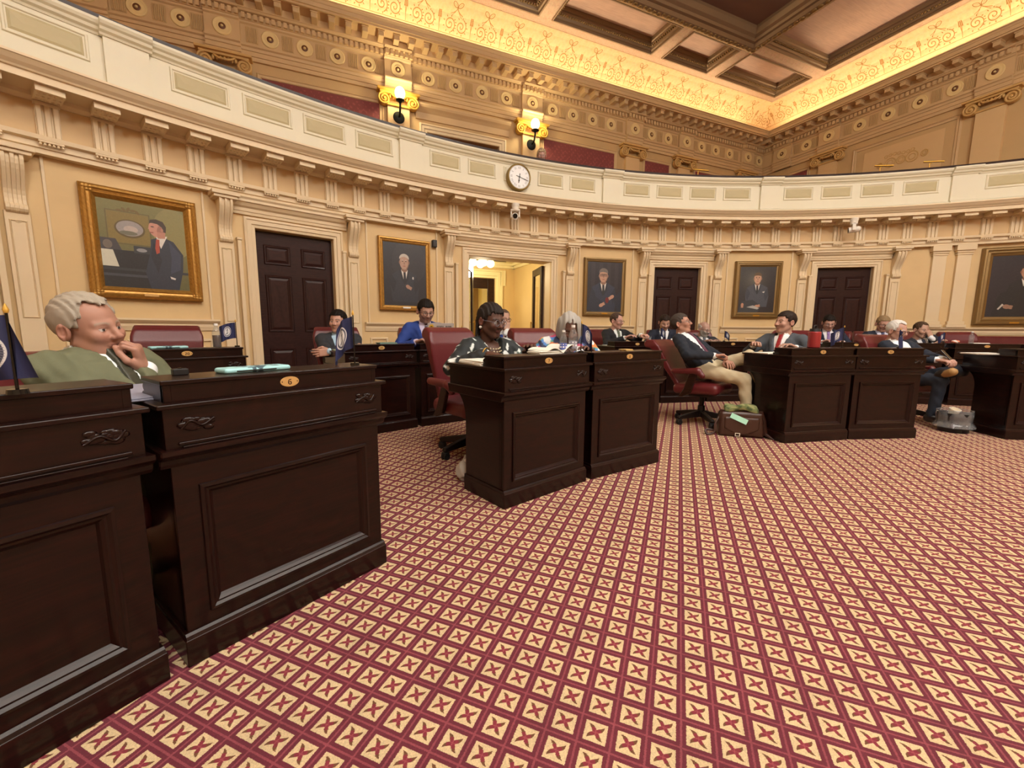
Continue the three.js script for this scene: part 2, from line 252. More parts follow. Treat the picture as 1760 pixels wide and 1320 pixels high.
{ // curved lower wall with its doorways
  const W = structure('wall_back', 'cream curved wall with doors and portraits under the gallery', 'wall'), pieces = [];
  const cuts = [[-67, -67], ...DOORS.map(d => [d - DHALF, d + DHALF]), [-OPEN, OPEN], [67, 67]].sort((a, b) => a[0] - b[0]);
  for (let i = 0; i < cuts.length - 1; i++) pieces.push(arcBox(RW, RW + 0.3, 0, DOOR_H, cuts[i][1], cuts[i + 1][0]));
  pieces.push(arcBox(RW, RW + 0.3, DOOR_H, 3.5, -67, 67));
  part(W, 'wall_plaster', pieces, M.wall);
  // consoles on pilaster strips
  const CON = [6.25, 14.35, 22.6, 31.3, 39.75];
  const side = (k = 1) => { const p = [[0, 0.52]]; for (let t = 0; t <= 1; t += 0.1) p.push([(0.20 - 0.135 * smooth(0, 0.92, t)) * k + 0.012 * Math.sin(t * 6.3), 0.52 - 0.43 * t]); for (let t = 0; t <= 6; t++) { const a = 0.9 - t * 0.55; p.push([0.045 + 0.05 * Math.cos(a), 0.052 + 0.045 * Math.sin(a)]); } p.push([0, 0.0]); return p; };
  const strips = []; for (let i = 0; i < 5; i++) strips.push(sideExtrude(side(i % 2 ? 0.90 : 1), -0.072 + i * 0.0288, -0.072 + (i + 1) * 0.0288, 0.003));
  const conBody = merge(strips), conCap = merge([rbox(-0.15, 0.15, 0.555, 0.60, 0, 0.245, 0.006), rbox(-0.128, 0.128, 0.52, 0.556, 0, 0.222, 0.008)]), strip = merge([rbox(-0.085, 0.085, -2.2, 0.02, 0, 0.05, 0.004), at(frameRing(-0.06, 0.06, -1.0, -0.06, [[0, 0.05], [0.008, 0.062], [0.016, 0.05]]), 0, 0, 0), at(new THREE.TorusGeometry(0.022, 0.006, 6, 14, Math.PI), 0, -0.06, 0.052, 0, 0, Math.PI)]);
  const ear = merge([rbox(-0.022, 0.022, -2.2, 0.0, 0, 0.075, 0.004), rbox(-0.03, 0.03, -0.03, 0.0, 0, 0.09, 0.004)]);
  for (const c of CON) for (const s of [-1, 1]) {
    const a = s * c; const con = part(W, 'console', onRing(conBody, RW, a, 2.20), M.trim); part(con, 'console_cap', onRing(conCap, RW, a, 2.20), M.trim);
    part(W, 'pilaster_strip', onRing(strip, RW, a, 2.20), M.trim);
    const inner = c === 6.25 ? -1 : (c === 14.35 || c === 31.3) ? 1 : -1; part(W, 'moulding_strip', onRing(ear, RW, a + s * inner * 0.72, 2.29), M.trim);
  }
  // dado rail, wainscot panels, panel beads between the consoles
  const bays = [[-30.6, -23.3], [-13.6, -6.95], [6.95, 13.6], [23.3, 30.6], [40.5, 60], [-60, -40.5]];
  const rail = [[RW + 0.01, 1.08], [RW - 0.015, 1.08], [RW - 0.02, 1.10], [RW - 0.03, 1.13], [RW - 0.03, 1.16], [RW - 0.05, 1.175], [RW - 0.075, 1.20], [RW - 0.075, 1.222], [RW + 0.01, 1.222]];
  const base = [[RW + 0.01, 0], [RW - 0.03, 0], [RW - 0.03, 0.16], [RW - 0.015, 0.19], [RW + 0.01, 0.2]];
  for (const [a, b] of bays) {
    part(W, 'dado_rail', arc(rail, a, b), M.trim); part(W, 'skirting', arc(base, a, b), M.trim);
    const n = Math.max(2, Math.round((b - a) / 2.5)), w = (b - a) / n;
    for (let i = 0; i < n; i++) { const m = a + w * (i + 0.5), hw = (w * 0.5 - 0.35) * DEG * RW; part(W, 'wainscot_panel', onRing(merge([frameRing(-hw, hw, 0.36, 0.98, [[0, 0], [0.012, 0.022], [0.03, 0.022], [0.042, 0.006]]), frameRing(-hw + 0.09, hw - 0.09, 0.46, 0.88, [[0, 0], [0.02, 0.014], [0.3, 0.014]])]), RW, m), M.trim); }
    if (Math.abs(a) < 35) for (const e of [a + 0.35, b - 0.35]) part(W, 'panel_bead', onRing(rbox(-0.012, 0.012, 1.222, 2.8, 0, 0.02, 0.004), RW, e), M.trim);
  }
  // paired pilasters by the big painting
  for (const a of [43.1, 44.95, -43.1, -44.95]) part(W, 'pilaster', onRing(merge([rbox(-0.105, 0.105, 1.34, 2.66, 0, 0.06, 0.004), rbox(-0.15, 0.15, 1.222, 1.28, 0, 0.10, 0.006), rbox(-0.13, 0.13, 1.28, 1.345, 0, 0.08, 0.008), rbox(-0.12, 0.12, 2.62, 2.645, 0, 0.075, 0.004), rbox(-0.125, 0.125, 2.66, 2.7, 0, 0.08, 0.006), rbox(-0.145, 0.145, 2.7, 2.82, 0, 0.11, 0.006)]), RW, a), M.trim);
  // bands across the heads of the doorways
  const hood = [[RW + 0.01, 2.60], [RW - 0.035, 2.60], [RW - 0.04, 2.635], [RW - 0.05, 2.64], [RW - 0.055, 2.68], [RW - 0.085, 2.70], [RW - 0.11, 2.74], [RW - 0.13, 2.745], [RW - 0.13, 2.775], [RW - 0.15, 2.80], [RW + 0.01, 2.80]];
  for (const [a, b] of [[-5.8, 5.8], [14.8, 22.1], [-22.1, -14.8], [31.8, 39.3], [-39.3, -31.8]]) part(W, 'door_hood', arc(hood, a, b), M.trim);
}
// closed doors
DOORS.forEach((d, i) => {
  const D = structure('door_' + (i < 2 ? i + 1 : i + 2), ['dark six-panel door at the far left edge beside the fluted console', 'dark brown six-panel door between the large family portrait and the old man portrait', 'dark brown six-panel door between the two middle portraits', 'dark brown six-panel door beside the paired pilasters on the right'][i], 'door');
  const p = pol(RW, d); D.position.copy(p); D.rotation.y = -d * DEG; const w = RW * Math.sin(DHALF * DEG);
  part(D, 'slab', [rbox(-w, w, 0.005, DOOR_H - 0.012, -0.13, -0.085, 0.004)], M.doorWood);
  for (const s of [-1, 1]) for (const [y0, y1] of [[0.2, 0.83], [1.06, 1.86], [2.0, 2.27]]) { const x0 = s > 0 ? 0.07 : -w + 0.10, x1 = s > 0 ? w - 0.10 : -0.07; part(D, 'door_panel', [frameRing(x0, x1, y0, y1, [[0, -0.086], [0.012, -0.07], [0.028, -0.072], [0.04, -0.082], [0.07, -0.072], [0.5 * Math.min(x1 - x0, y1 - y0), -0.072]])], M.doorWood); }
  const kn = part(D, 'door_knob', [sphere(0.03, w - 0.07, 1.0, -0.03), cyl(0.012, 0.012, 0.06, 0, 0, 0).rotateX(Math.PI / 2).translate(w - 0.07, 1.0, -0.085), at(cyl(0.035, 0.035, 0.008, 0, 0, 0), w - 0.07, 1.0, -0.085, Math.PI / 2)], M.brass);
  const cas = [[0, 0], [0, 0.05], [0.03, 0.06], [0.035, 0.045], [0.085, 0.045], [0.09, 0.03], [0.125, 0.025], [0.13, -0.13]];
  part(D, 'door_casing', [frameRing(-w - 0.13, w + 0.13, -0.13, DOOR_H + 0.13, cas)], M.trim);
});
{ // the open double doorway to the foyer
  const D = structure('door_3', 'open doorway under the clock leading to a yellow foyer', 'door'); const w = RW * Math.sin(OPEN * DEG), cas = [[0, 0], [0, 0.05], [0.03, 0.06], [0.035, 0.045], [0.085, 0.045], [0.09, 0.03], [0.125, 0.025], [0.13, -0.33]];
  D.position.set(0, 0, -RW + 0.028);
  part(D, 'door_casing', [frameRing(-w - 0.13, w + 0.13, -0.13, DOOR_H + 0.13, cas)], M.trim);
  const leaf = (s, turn, name) => { const L = new THREE.Group(); L.name = 'door_leaf'; L.position.set(s * (w - 0.03), 0, -0.30); L.rotation.y = turn; D.add(L); const x1 = -s * (w - 0.04);
    const a = Math.min(0, x1), b = Math.max(0, x1);
    part(L, 'leaf_frame', [rbox(a, a + 0.12, 0.01, 2.42, -0.025, 0.025), rbox(b - 0.12, b, 0.01, 2.42, -0.025, 0.025), rbox(a + 0.12, b - 0.12, 2.28, 2.42, -0.025, 0.025), rbox(a + 0.12, b - 0.12, 0.01, 0.3, -0.025, 0.025), rbox(a + 0.12, b - 0.12, 0.92, 1.06, -0.025, 0.025), rbox(a + 0.12, b - 0.12, 0.3, 0.92, -0.012, 0.012)], M.darkwood);
    part(L, 'glass_pane', [box(a + 0.12, b - 0.12, 1.06, 2.28, -0.003, 0.003)], M.glass); part(L, 'door_pull', [rod([x1 * 0.93, 1.0, 0.06], [x1 * 0.93, 1.3, 0.06], 0.01), rod([x1 * 0.93, 1.03, 0.06], [x1 * 0.93, 1.03, 0.02], 0.008), rod([x1 * 0.93, 1.27, 0.06], [x1 * 0.93, 1.27, 0.02], 0.008)], M.brass); return L; };
  leaf(1, -1.80); leaf(-1, 1.10);
}
{ // foyer behind the doorway
  const F = structure('wall_foyer', 'yellow foyer walls seen through the open doorway', 'wall'), zb = -14.05;
  part(F, 'foyer_plaster', [box(-2.6, -0.16, 0, 2.78, zb - 0.1, zb), box(0.66, 1.3, 0, 2.78, zb - 0.1, zb), box(-0.16, 0.66, 2.40, 2.78, zb - 0.1, zb), box(1.2, 1.3, 0, 2.78, zb, -11.78), box(-2.7, -2.6, 0, 2.78, zb, -11.78)], M.foyer);
  part(F, 'crown_moulding', [box(-2.6, 1.2, 2.66, 2.72, zb, zb + 0.06), box(-2.6, 1.2, 2.72, 2.78, zb, zb + 0.12), box(1.14, 1.2, 2.66, 2.72, zb, -11.8), box(1.08, 1.2, 2.72, 2.78, zb, -11.8)], M.foyerTrim);
  part(F, 'door_casing', [frameRing(-0.36, 0.86, -0.2, 2.60, [[0, 0], [0, 0.06], [0.04, 0.07], [0.05, 0.05], [0.14, 0.05], [0.15, 0.03], [0.2, 0.03]].map(q => [q[0], q[1] + zb])), box(0.80, 0.94, 2.22, 2.60, zb, zb + 0.05)], M.foyerTrim);
  part(F, 'foyer_skirting', [box(0.9, 1.2, 0, 0.16, zb, zb + 0.02), box(1.18, 1.2, 0, 0.16, zb, -11.8)], M.foyerTrim);
  const C = structure('ceiling_foyer', 'pale yellow foyer ceiling above the globe lamps', 'ceiling'); part(C, 'ceiling_plaster', [box(-2.7, 1.3, 2.78, 2.9, zb, -11.78)], M.foyerTrim); part(C, 'ceiling_moulding', [frameRing(-2.2, 0.8, 11.95, 13.65, [[0, 0], [0.02, 0.03], [0.06, 0.03], [0.08, 0]]).rotateX(Math.PI / 2).applyMatrix4(new THREE.Matrix4().makeScale(1, 1, -1)).translate(0, 2.78, 0)], M.foyerTrim);
  const D = structure('door_6', 'dark framed glass door at the back of the yellow foyer', 'door');
  part(D, 'leaf_frame', [rbox(-0.16, 0.0, 0, 2.39, zb - 0.08, zb - 0.03), rbox(0.48, 0.66, 0, 2.39, zb - 0.08, zb - 0.03), rbox(0, 0.48, 2.14, 2.39, zb - 0.08, zb - 0.03), rbox(0, 0.48, 0, 0.35, zb - 0.08, zb - 0.03)], M.darkwood);
  part(D, 'glass_pane', [box(0, 0.48, 0.35, 2.14, zb - 0.06, zb - 0.05)], M.glass);
  const B = structure('wall_corridor', 'pale corridor wall beyond the glass foyer door', 'wall'); part(B, 'corridor_plaster', [box(-2.4, 1.5, 0, 2.8, zb - 1.7, zb - 1.6), box(-2.4, 1.5, 2.8, 2.9, zb - 1.7, zb), box(-2.5, -2.4, 0, 2.9, zb - 1.7, zb), box(1.4, 1.5, 0, 2.9, zb - 1.7, zb), box(-2.4, 1.5, -0.05, 0, zb - 1.7, zb)], M.foyerTrim);
  part(B, 'curtain_strip', [rbox(0.32, 0.75, 0.2, 2.3, zb - 1.6, zb - 1.52, 0.02)], M.giltDark);
  const l = new THREE.PointLight(new THREE.Color(1, 0.85, 0.6), 4); l.position.set(-0.6, 2.4, zb - 0.8); l.castShadow = true; l.shadow.radius = 6; scene.add(l);
  const P = part(B, 'ceiling_globe', [sphere(0.09, -0.6, 2.55, zb - 0.8)], M.globe);
}
{ // entablature under the gallery
  const T = structure('trim_1', 'cream entablature with triglyphs and mutules under the gallery front', 'trim'), A0 = -60, A1 = 66;
  part(T, 'architrave', [arc([[RW + 0.01, 2.80], [11.40, 2.80], [11.40, 2.845], [11.38, 2.85], [11.38, 2.905], [11.335, 2.915], [11.33, 2.955], [11.40, 2.96], [RW + 0.01, 2.96]], A0, A1)], M.trim);
  part(T, 'frieze', [arcBox(11.405, RW + 0.01, 2.955, 3.29, A0, A1)], M.metope);
  part(T, 'cornice', [arc([[RW + 0.01, 3.27], [11.38, 3.27], [11.36, 3.285], [11.34, 3.30], [11.33, 3.335], [11.05, 3.345], [11.05, 3.325], [11.02, 3.325], [11.02, 3.385], [11.0, 3.39], [10.99, 3.405], [10.96, 3.43], [10.93, 3.465], [10.92, 3.47], [10.92, 3.49], [RW + 0.01, 3.50]], A0, A1)], M.trim);
  const tri = merge([-1, 0, 1].map(i => rbox(i * 0.058 - 0.022, i * 0.058 + 0.022, 2.958, 3.27, 0, 0.045, 0.012, 1)).concat([box(-0.085, 0.085, 2.958, 3.27, 0, 0.022), rbox(-0.09, 0.09, 3.245, 3.275, 0, 0.052, 0.003, 1)]));
  const gut = merge([rbox(-0.088, 0.088, 2.895, 2.913, 0, 0.045, 0.002, 1), ...[-2.5, -1.5, -.5, .5, 1.5, 2.5].map(i => cyl(0.013, 0.009, 0.022, i * 0.030, 2.873, 0.028, 8))]);
  const mut = merge([rbox(-0.098, 0.098, 3.268, 3.342, 0.02, 0.27, 0.003, 1), ...[0, 1, 2].flatMap(r => [-2, -1, 0, 1, 2].map(i => cyl(0.008, 0.012, 0.012, i * 0.036, 3.258, 0.06 + r * 0.08, 6)))]);
  for (let a = -38; a <= 54; a += 2) { const t = part(T, 'triglyph', onRing(tri, 11.405, a + 0.1), M.trim); part(t, 'guttae', onRing(gut, 11.378, a + 0.1), M.trim); part(T, 'mutule', onRing(mut, 11.335, a + 0.1), M.trim); }
}
{ // gallery parapet
  const P = structure('wall_gallery', 'cream panelled gallery parapet curving round the chamber', 'wall'), A0 = -60, A1 = 66, R = 11.25;
  part(P, 'parapet', [arcBox(R, R + 0.2, 3.49, 4.05, A0, A1)], M.parapet);
  part(P, 'parapet_base', [arc([[R + 0.05, 3.49], [R - 0.06, 3.49], [R - 0.06, 3.56], [R - 0.05, 3.565], [R - 0.02, 3.585], [R + 0.05, 3.59]], A0, A1)], M.parapet);
  const cap = (o, a, b) => arc([[R + 0.24, 4.04], [R - 0.01 - o, 4.04], [R - 0.02 - o, 4.06], [R - 0.05 - o, 4.075], [R - 0.06 - o, 4.10], [R - 0.085 - o, 4.115], [R - 0.10 - o, 4.14], [R - 0.10 - o, 4.165], [R + 0.24, 4.165]], a, b);
  part(P, 'cap_moulding', [cap(0, A0, A1)], M.parapet);
  part(P, 'cap_rail', [arcBox(R - 0.085, R + 0.22, 4.163, 4.208, A0, A1)], M.darkwood, 'dark wood hand rail');
  const peds = [-43.6, -26.75, -9.9, 9.9, 26.75, 43.6];
  for (const a of peds) { const g = part(P, 'pedestal', [arcBox(R - 0.045, R + 0.05, 3.49, 4.05, a - 0.92, a + 0.92), arc([[R, 3.49], [R - 0.1, 3.49], [R - 0.1, 3.56], [R - 0.06, 3.59], [R, 3.59]], a - 0.98, a + 0.98)], M.parapet); part(g, 'pedestal_cap', [cap(0.05, a - 1.05, a + 1.05)], M.parapet); }
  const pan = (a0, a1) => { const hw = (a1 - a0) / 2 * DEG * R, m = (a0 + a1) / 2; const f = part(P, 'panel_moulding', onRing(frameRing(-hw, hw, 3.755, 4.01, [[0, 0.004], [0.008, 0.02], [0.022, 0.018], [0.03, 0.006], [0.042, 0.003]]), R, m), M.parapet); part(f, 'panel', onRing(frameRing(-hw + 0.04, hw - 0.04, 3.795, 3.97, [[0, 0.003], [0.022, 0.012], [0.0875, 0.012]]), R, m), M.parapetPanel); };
  for (const s of [-1, 1]) { pan(...[s * 2.1, s * 4.8].sort((a, b) => a - b)); pan(...[s * 5.45, s * 8.25].sort((a, b) => a - b)); for (let i = 0; i < 4; i++) pan(...[s * (11.3 + i * 3.58), s * (14.2 + i * 3.58)].sort((a, b) => a - b)); for (let i = 0; i < 4; i++) pan(...[s * (28.2 + i * 3.58), s * (31.1 + i * 3.58)].sort((a, b) => a - b)); pan(...[s * 45.2, s * 48.1].sort((a, b) => a - b)); }
  for (const s of [-1, 1]) part(P, 'clock_side_moulding', onRing(frameRing(s > 0 ? 0.2 : -0.27, s > 0 ? 0.27 : -0.2, 3.755, 4.0, [[0, 0.004], [0.008, 0.016], [0.02, 0.014], [0.03, 0.004]]), R, 0), M.parapet);
  // gallery floor slab
  const sp = []; for (let a = -63; a <= 63; a += 3) sp.push([(R + 0.1) * Math.sin(a * DEG), (R + 0.1) * Math.cos(a * DEG)]); sp.push([10.25, 5.0], [10.25, 14.2], [-10.25, 14.2], [-10.25, 5.0]);
  const g = new THREE.ExtrudeGeometry(shapeOf(sp), { depth: 0.12, bevelEnabled: false }); g.rotateX(-Math.PI / 2); g.translate(0, 3.43, 0);
  const f = part(scene, 'floor_gallery', [uvMetres(g)], M.damask); tag(f, 'gallery floor behind the cream parapet', 'floor', null, 'structure');
}
// ---------------------------------------------------------------- upper walls above the gallery
const ZB = -14.1, XS = 10.2, ZF = 6.1;
function upperTrim(T, len0, len1, piers, discs) {   // local x along the wall, +z into the room
  const prof = [[0, 6.22], [0.05, 6.22], [0.05, 6.29], [0.07, 6.295], [0.07, 6.37], [0.09, 6.375], [0.10, 6.42], [0.13, 6.44], [0.13, 6.465], [0.06, 6.47], [0.06, 6.83], [0.09, 6.85], [0.10, 6.875], [0.12, 6.88], [0.12, 6.985], [0.19, 6.995], [0.21, 7.02], [0.23, 7.03], [0.23, 7.15], [0.50, 7.155], [0.50, 7.145], [0.53, 7.145], [0.53, 7.215], [0.545, 7.225], [0.58, 7.25], [0.60, 7.285], [0.62, 7.29], [0.62, 7.31], [0.58, 7.31], [0.56, 7.18], [0, 7.17]];
  part(T, 'entablature', [sideExtrude(prof, len0, len1)], M.upperTrim);
  const pier = prof.slice(0, 17).map(p => [p[0] + (p[0] > 0 ? 0.07 : 0), p[1]]).concat([[0.2, 6.99], [0, 6.99]]);
  for (const x of piers) part(T, 'pier_block', [sideExtrude(pier, x - 0.28, x + 0.28)], M.upperTrim);
  const den = []; for (let x = len0 + 0.05; x < len1; x += 0.1) { const o = piers.some(p => Math.abs(p - x) < 0.28) ? 0.07 : 0; den.push(box(x - 0.03, x + 0.03, 6.89, 6.98, 0.1 + o, 0.17 + o)); }
  const d = part(T, 'dentils', den, M.upperTrim); d.userData.kind = 'stuff';
  const mg = merge([rbox(-0.058, 0.058, 7.045, 7.15, 0.22, 0.46, 0.012, 1), rbox(-0.068, 0.068, 7.125, 7.155, 0.22, 0.475, 0.004, 1)]);
  const vis = x => true;
  for (let x = len0 + 0.15; x < len1; x += 0.31) part(T, 'modillion', at(mg, x, 0, 0), M.upperTrim);
  const ros = merge([at(lathe([[0.150, 0], [0.150, 0.018], [0.135, 0.026], [0.115, 0.014], [0.08, 0.014], [0.07, 0.024], [0.055, 0.012]], 28), 0, 0, 0, Math.PI / 2)]), eye = merge([at(lathe([[0.06, 0], [0.06, 0.014], [0.03, 0.02]], 20), 0, 0, 0, Math.PI / 2)]), knob = merge([sphere(0.022, 0, 0, 0.022, 12)]);
  const reed = merge([box(-0.1, 0.1, -0.14, 0.14, 0, 0.006), ...[...Array(7)].map((_, i) => rbox(-0.096 + i * 0.0275, -0.076 + i * 0.0275, -0.13, 0.13, 0.004, 0.02, 0.007, 1))]);
  const all = [...discs.map(x => [x, 0.06]), ...piers.map(x => [x, 0.13])].sort((a, b) => a[0] - b[0]);
  all.forEach(([x, z], i) => { const r = part(T, 'rosette', at(ros, x, 6.66, z), M.discring); part(r, 'rosette_eye', at(eye, x, 6.66, z), M.darkdisc); part(r, 'rosette_knob', at(knob, x, 6.66, z), M.discring);
    if (i) { const m = (x + all[i - 1][0]) / 2 + (z > 0.1 ? -0.08 : all[i - 1][1] > 0.1 ? 0.08 : 0); if (x - all[i - 1][0] > 0.45 && x - all[i - 1][0] < 0.95) part(T, 'reeded_panel', at(reed, m, 6.66, 0.06), M.upper); } });
}
function volute(s) { const pts = []; for (let t = 0; t <= 40; t++) { const a = t / 40 * 13.2, r = 0.125 * (1 - t / 46); pts.push([s * (0.31 + r * Math.sin(a)), 0.0 + r * Math.cos(a), 0.15]); } return merge([tube(pts, 0.020, 70, 6), at(cyl(0.115, 0.115, 0.10, 0, 0, 0, 20), s * 0.31, 0, 0.04, Math.PI / 2), sphere(0.026, s * 0.31, 0, 0.155, 10)]); }
const capital = merge([volute(1), volute(-1), rbox(-0.45, 0.45, 0.155, 0.20, 0, 0.22, 0.008), rbox(-0.40, 0.40, 0.115, 0.158, 0, 0.17, 0.01), ...[...Array(7)].map((_, i) => sphere(0.035, -0.18 + i * 0.06, 0.075, 0.12, 8, [0.8, 1.2, 0.9])), rbox(-0.26, 0.26, -0.10, -0.06, 0, 0.12, 0.01), ...[-1, 1].map(s => tube([[s * 0.18, 0.13, 0.13], [s * 0.10, 0.06, 0.17], [0, 0.045, 0.18]], 0.02, 10, 6))]);
function pilasterOn(W, x, gold) { part(W, 'pilaster', [rbox(x - 0.235, x + 0.235, 3.5, 5.96, 0, 0.09, 0.006)], M.buff); part(W, 'capital', at(capital, x, 6.03, 0), gold ? M.goldPaint : M.tanCapital, gold ? 'gilded ionic capital' : undefined); }
function damaskPanel(W, x0, x1) { const f = part(W, 'panel_moulding', [frameRing(x0 - 0.09, x1 + 0.09, 3.6, 6.05, [[0, 0], [0.02, 0.03], [0.035, 0.015], [0.07, 0.012], [0.08, 0.022], [0.09, 0.005]])], M.upperTrim); part(f, 'damask_panel', [box(x0, x1, 3.65, 5.96, 0, 0.006)], M.damask, 'dark red damask panel'); }
{
  const W = structure('wall_rear', 'tan upper wall behind the gallery with red panels and ionic pilasters', 'wall'); W.position.set(0, 0, ZB);
  part(W, 'wall_plaster', [box(-10.5, -0.99, 3.4, 8.6, -0.3, 0), box(0.79, 10.5, 3.4, 8.6, -0.3, 0), box(-0.99, 0.79, 5.56, 8.6, -0.3, 0), box(-10.5, -2.8, 0, 3.4, -0.3, 0), box(1.4, 10.5, 0, 3.4, -0.3, 0)], M.upper);
  for (const s of [-1, 1]) { pilasterOn(W, s * 1.62, true); pilasterOn(W, s * 4.8, false); pilasterOn(W, s * 6.72, false); pilasterOn(W, s * 9.35, false); damaskPanel(W, ...(s > 0 ? [2.02, 4.22] : [-4.22, -2.02])); damaskPanel(W, ...(s > 0 ? [5.3, 6.2] : [-6.2, -5.3])); damaskPanel(W, ...(s > 0 ? [7.25, 8.8] : [-8.8, -7.25])); }
  part(W, 'hood', [sideExtrude([[0, 5.82], [0.03, 5.82], [0.05, 5.95], [0.09, 6.0], [0.13, 6.04], [0.15, 6.08], [0.15, 6.11], [0, 6.11]], -1.24, 1.04)], M.upperTrim);
  const T = structure('trim_2', 'tan upper entablature of the rear wall with rosettes and modillions', 'trim'); T.position.set(0, 0, ZB);
  const ds = []; for (const s of [-1, 1]) ds.push(s * 0.32, s * 0.95, s * 2.22, s * 2.83, s * 3.43, s * 4.03, s * 5.44, s * 6.06, s * 7.38, s * 7.98, s * 8.58, s * 9.95);
  upperTrim(T, -10.2, 10.2, [-9.35, -6.72, -4.8, -1.62, 1.62, 4.8, 6.72, 9.35], ds);
  const D = structure('door_7', 'dark gallery doorway between the two globe sconces', 'door'); D.position.set(0, 0, ZB);
  part(D, 'door_casing', [frameRing(-1.16, 0.96, 3.2, 5.74, [[0, 0], [0, 0.04], [0.03, 0.05], [0.04, 0.035], [0.1, 0.035], [0.11, 0.02], [0.17, 0.02], [0.18, -0.2]])], M.trim);
  part(D, 'slab', [rbox(-0.98, 0.78, 3.5, 5.55, -0.26, -0.2, 0.004)], M.darkwood);
}
for (const s of [1, -1]) {
  const n = s > 0 ? 'right' : 'left', W = structure('wall_' + n, 'tan ' + n + ' side wall of the chamber', 'wall'); W.position.set(s * XS, 0, 0); W.rotation.y = -s * Math.PI / 2;
  const X = N => -s * N; // local x for a distance N towards the rear
  part(W, 'wall_plaster', [box(...[X(14.4), X(-6.4)].sort((a, b) => a - b), 0, 8.6, -0.3, 0)], M.upper);
  for (const N of [12.0, 8.75, 5.5, 2.2]) pilasterOn(W, X(N), false);
  for (const [a, b] of [[11.25, 9.5], [8.0, 6.25], [4.7, 3.0]]) { const q = [X(a + 0.15), X(b - 0.28)].sort((u, v) => u - v), f = part(W, 'panel_moulding', [frameRing(q[0], q[1], 4.0, 6.08, [[0, 0], [0.03, 0.04], [0.05, 0.02], [0.09, 0.02], [0.10, 0.004]])], M.upperTrim); part(f, 'inset_panel', [rbox(q[0] + 0.28, q[1] - 0.28, 4.3, 5.88, 0, 0.012, 0.004)], M.buff);
    const ro = []; for (const [dx, r] of [[-0.42, 0.06], [-0.2, 0.11], [0.02, 0.09], [0.24, 0.12], [0.48, 0.07]]) { ro.push(at(new THREE.TorusGeometry(r, 0.012, 6, 24), (q[0] + q[1]) / 2 + dx, 5.45, 0.014), at(new THREE.TorusGeometry(r * 0.55, 0.01, 6, 18), (q[0] + q[1]) / 2 + dx, 5.45, 0.014)); } for (let i = 0; i < 7; i++) ro.push(at(new THREE.TorusGeometry(0.035, 0.008, 5, 12), (q[0] + q[1]) / 2 - 0.3 + i * 0.09, 5.62 + 0.02 * Math.sin(i), 0.014)); part(f, 'scroll_ornament', ro, M.tanCapital); }
  damaskPanel(W, ...[X(13.3), X(12.6)].sort((a, b) => a - b));
  const T = structure(s > 0 ? 'trim_3' : 'trim_4', 'tan upper entablature of the ' + n + ' side wall', 'trim'); T.position.set(s * XS, 0, 0); T.rotation.y = -s * Math.PI / 2;
  const e = [X(14.1), X(-6.1)].sort((a, b) => a - b); upperTrim(T, e[0], e[1], [13.35, 12.0, 8.75, 5.5].map(X), [12.65, 11.28, 10.65, 10.02, 9.4, 8.1, 7.5, 6.9, 6.2].map(X));
}
{
  const W = structure('wall_front', 'cream front wall behind the camera', 'wall'); part(W, 'wall_plaster', [box(-10.5, 10.5, 0, 8.6, ZF, ZF + 0.3)], M.wall);
  const T = structure('trim_5', 'tan upper cornice of the front wall', 'trim'); part(T, 'entablature', [box(-10.2, 10.2, 6.22, 7.2, ZF - 0.2, ZF), box(-10.2, 10.2, 7.15, 7.3, ZF - 0.62, ZF)], M.upperTrim);
}
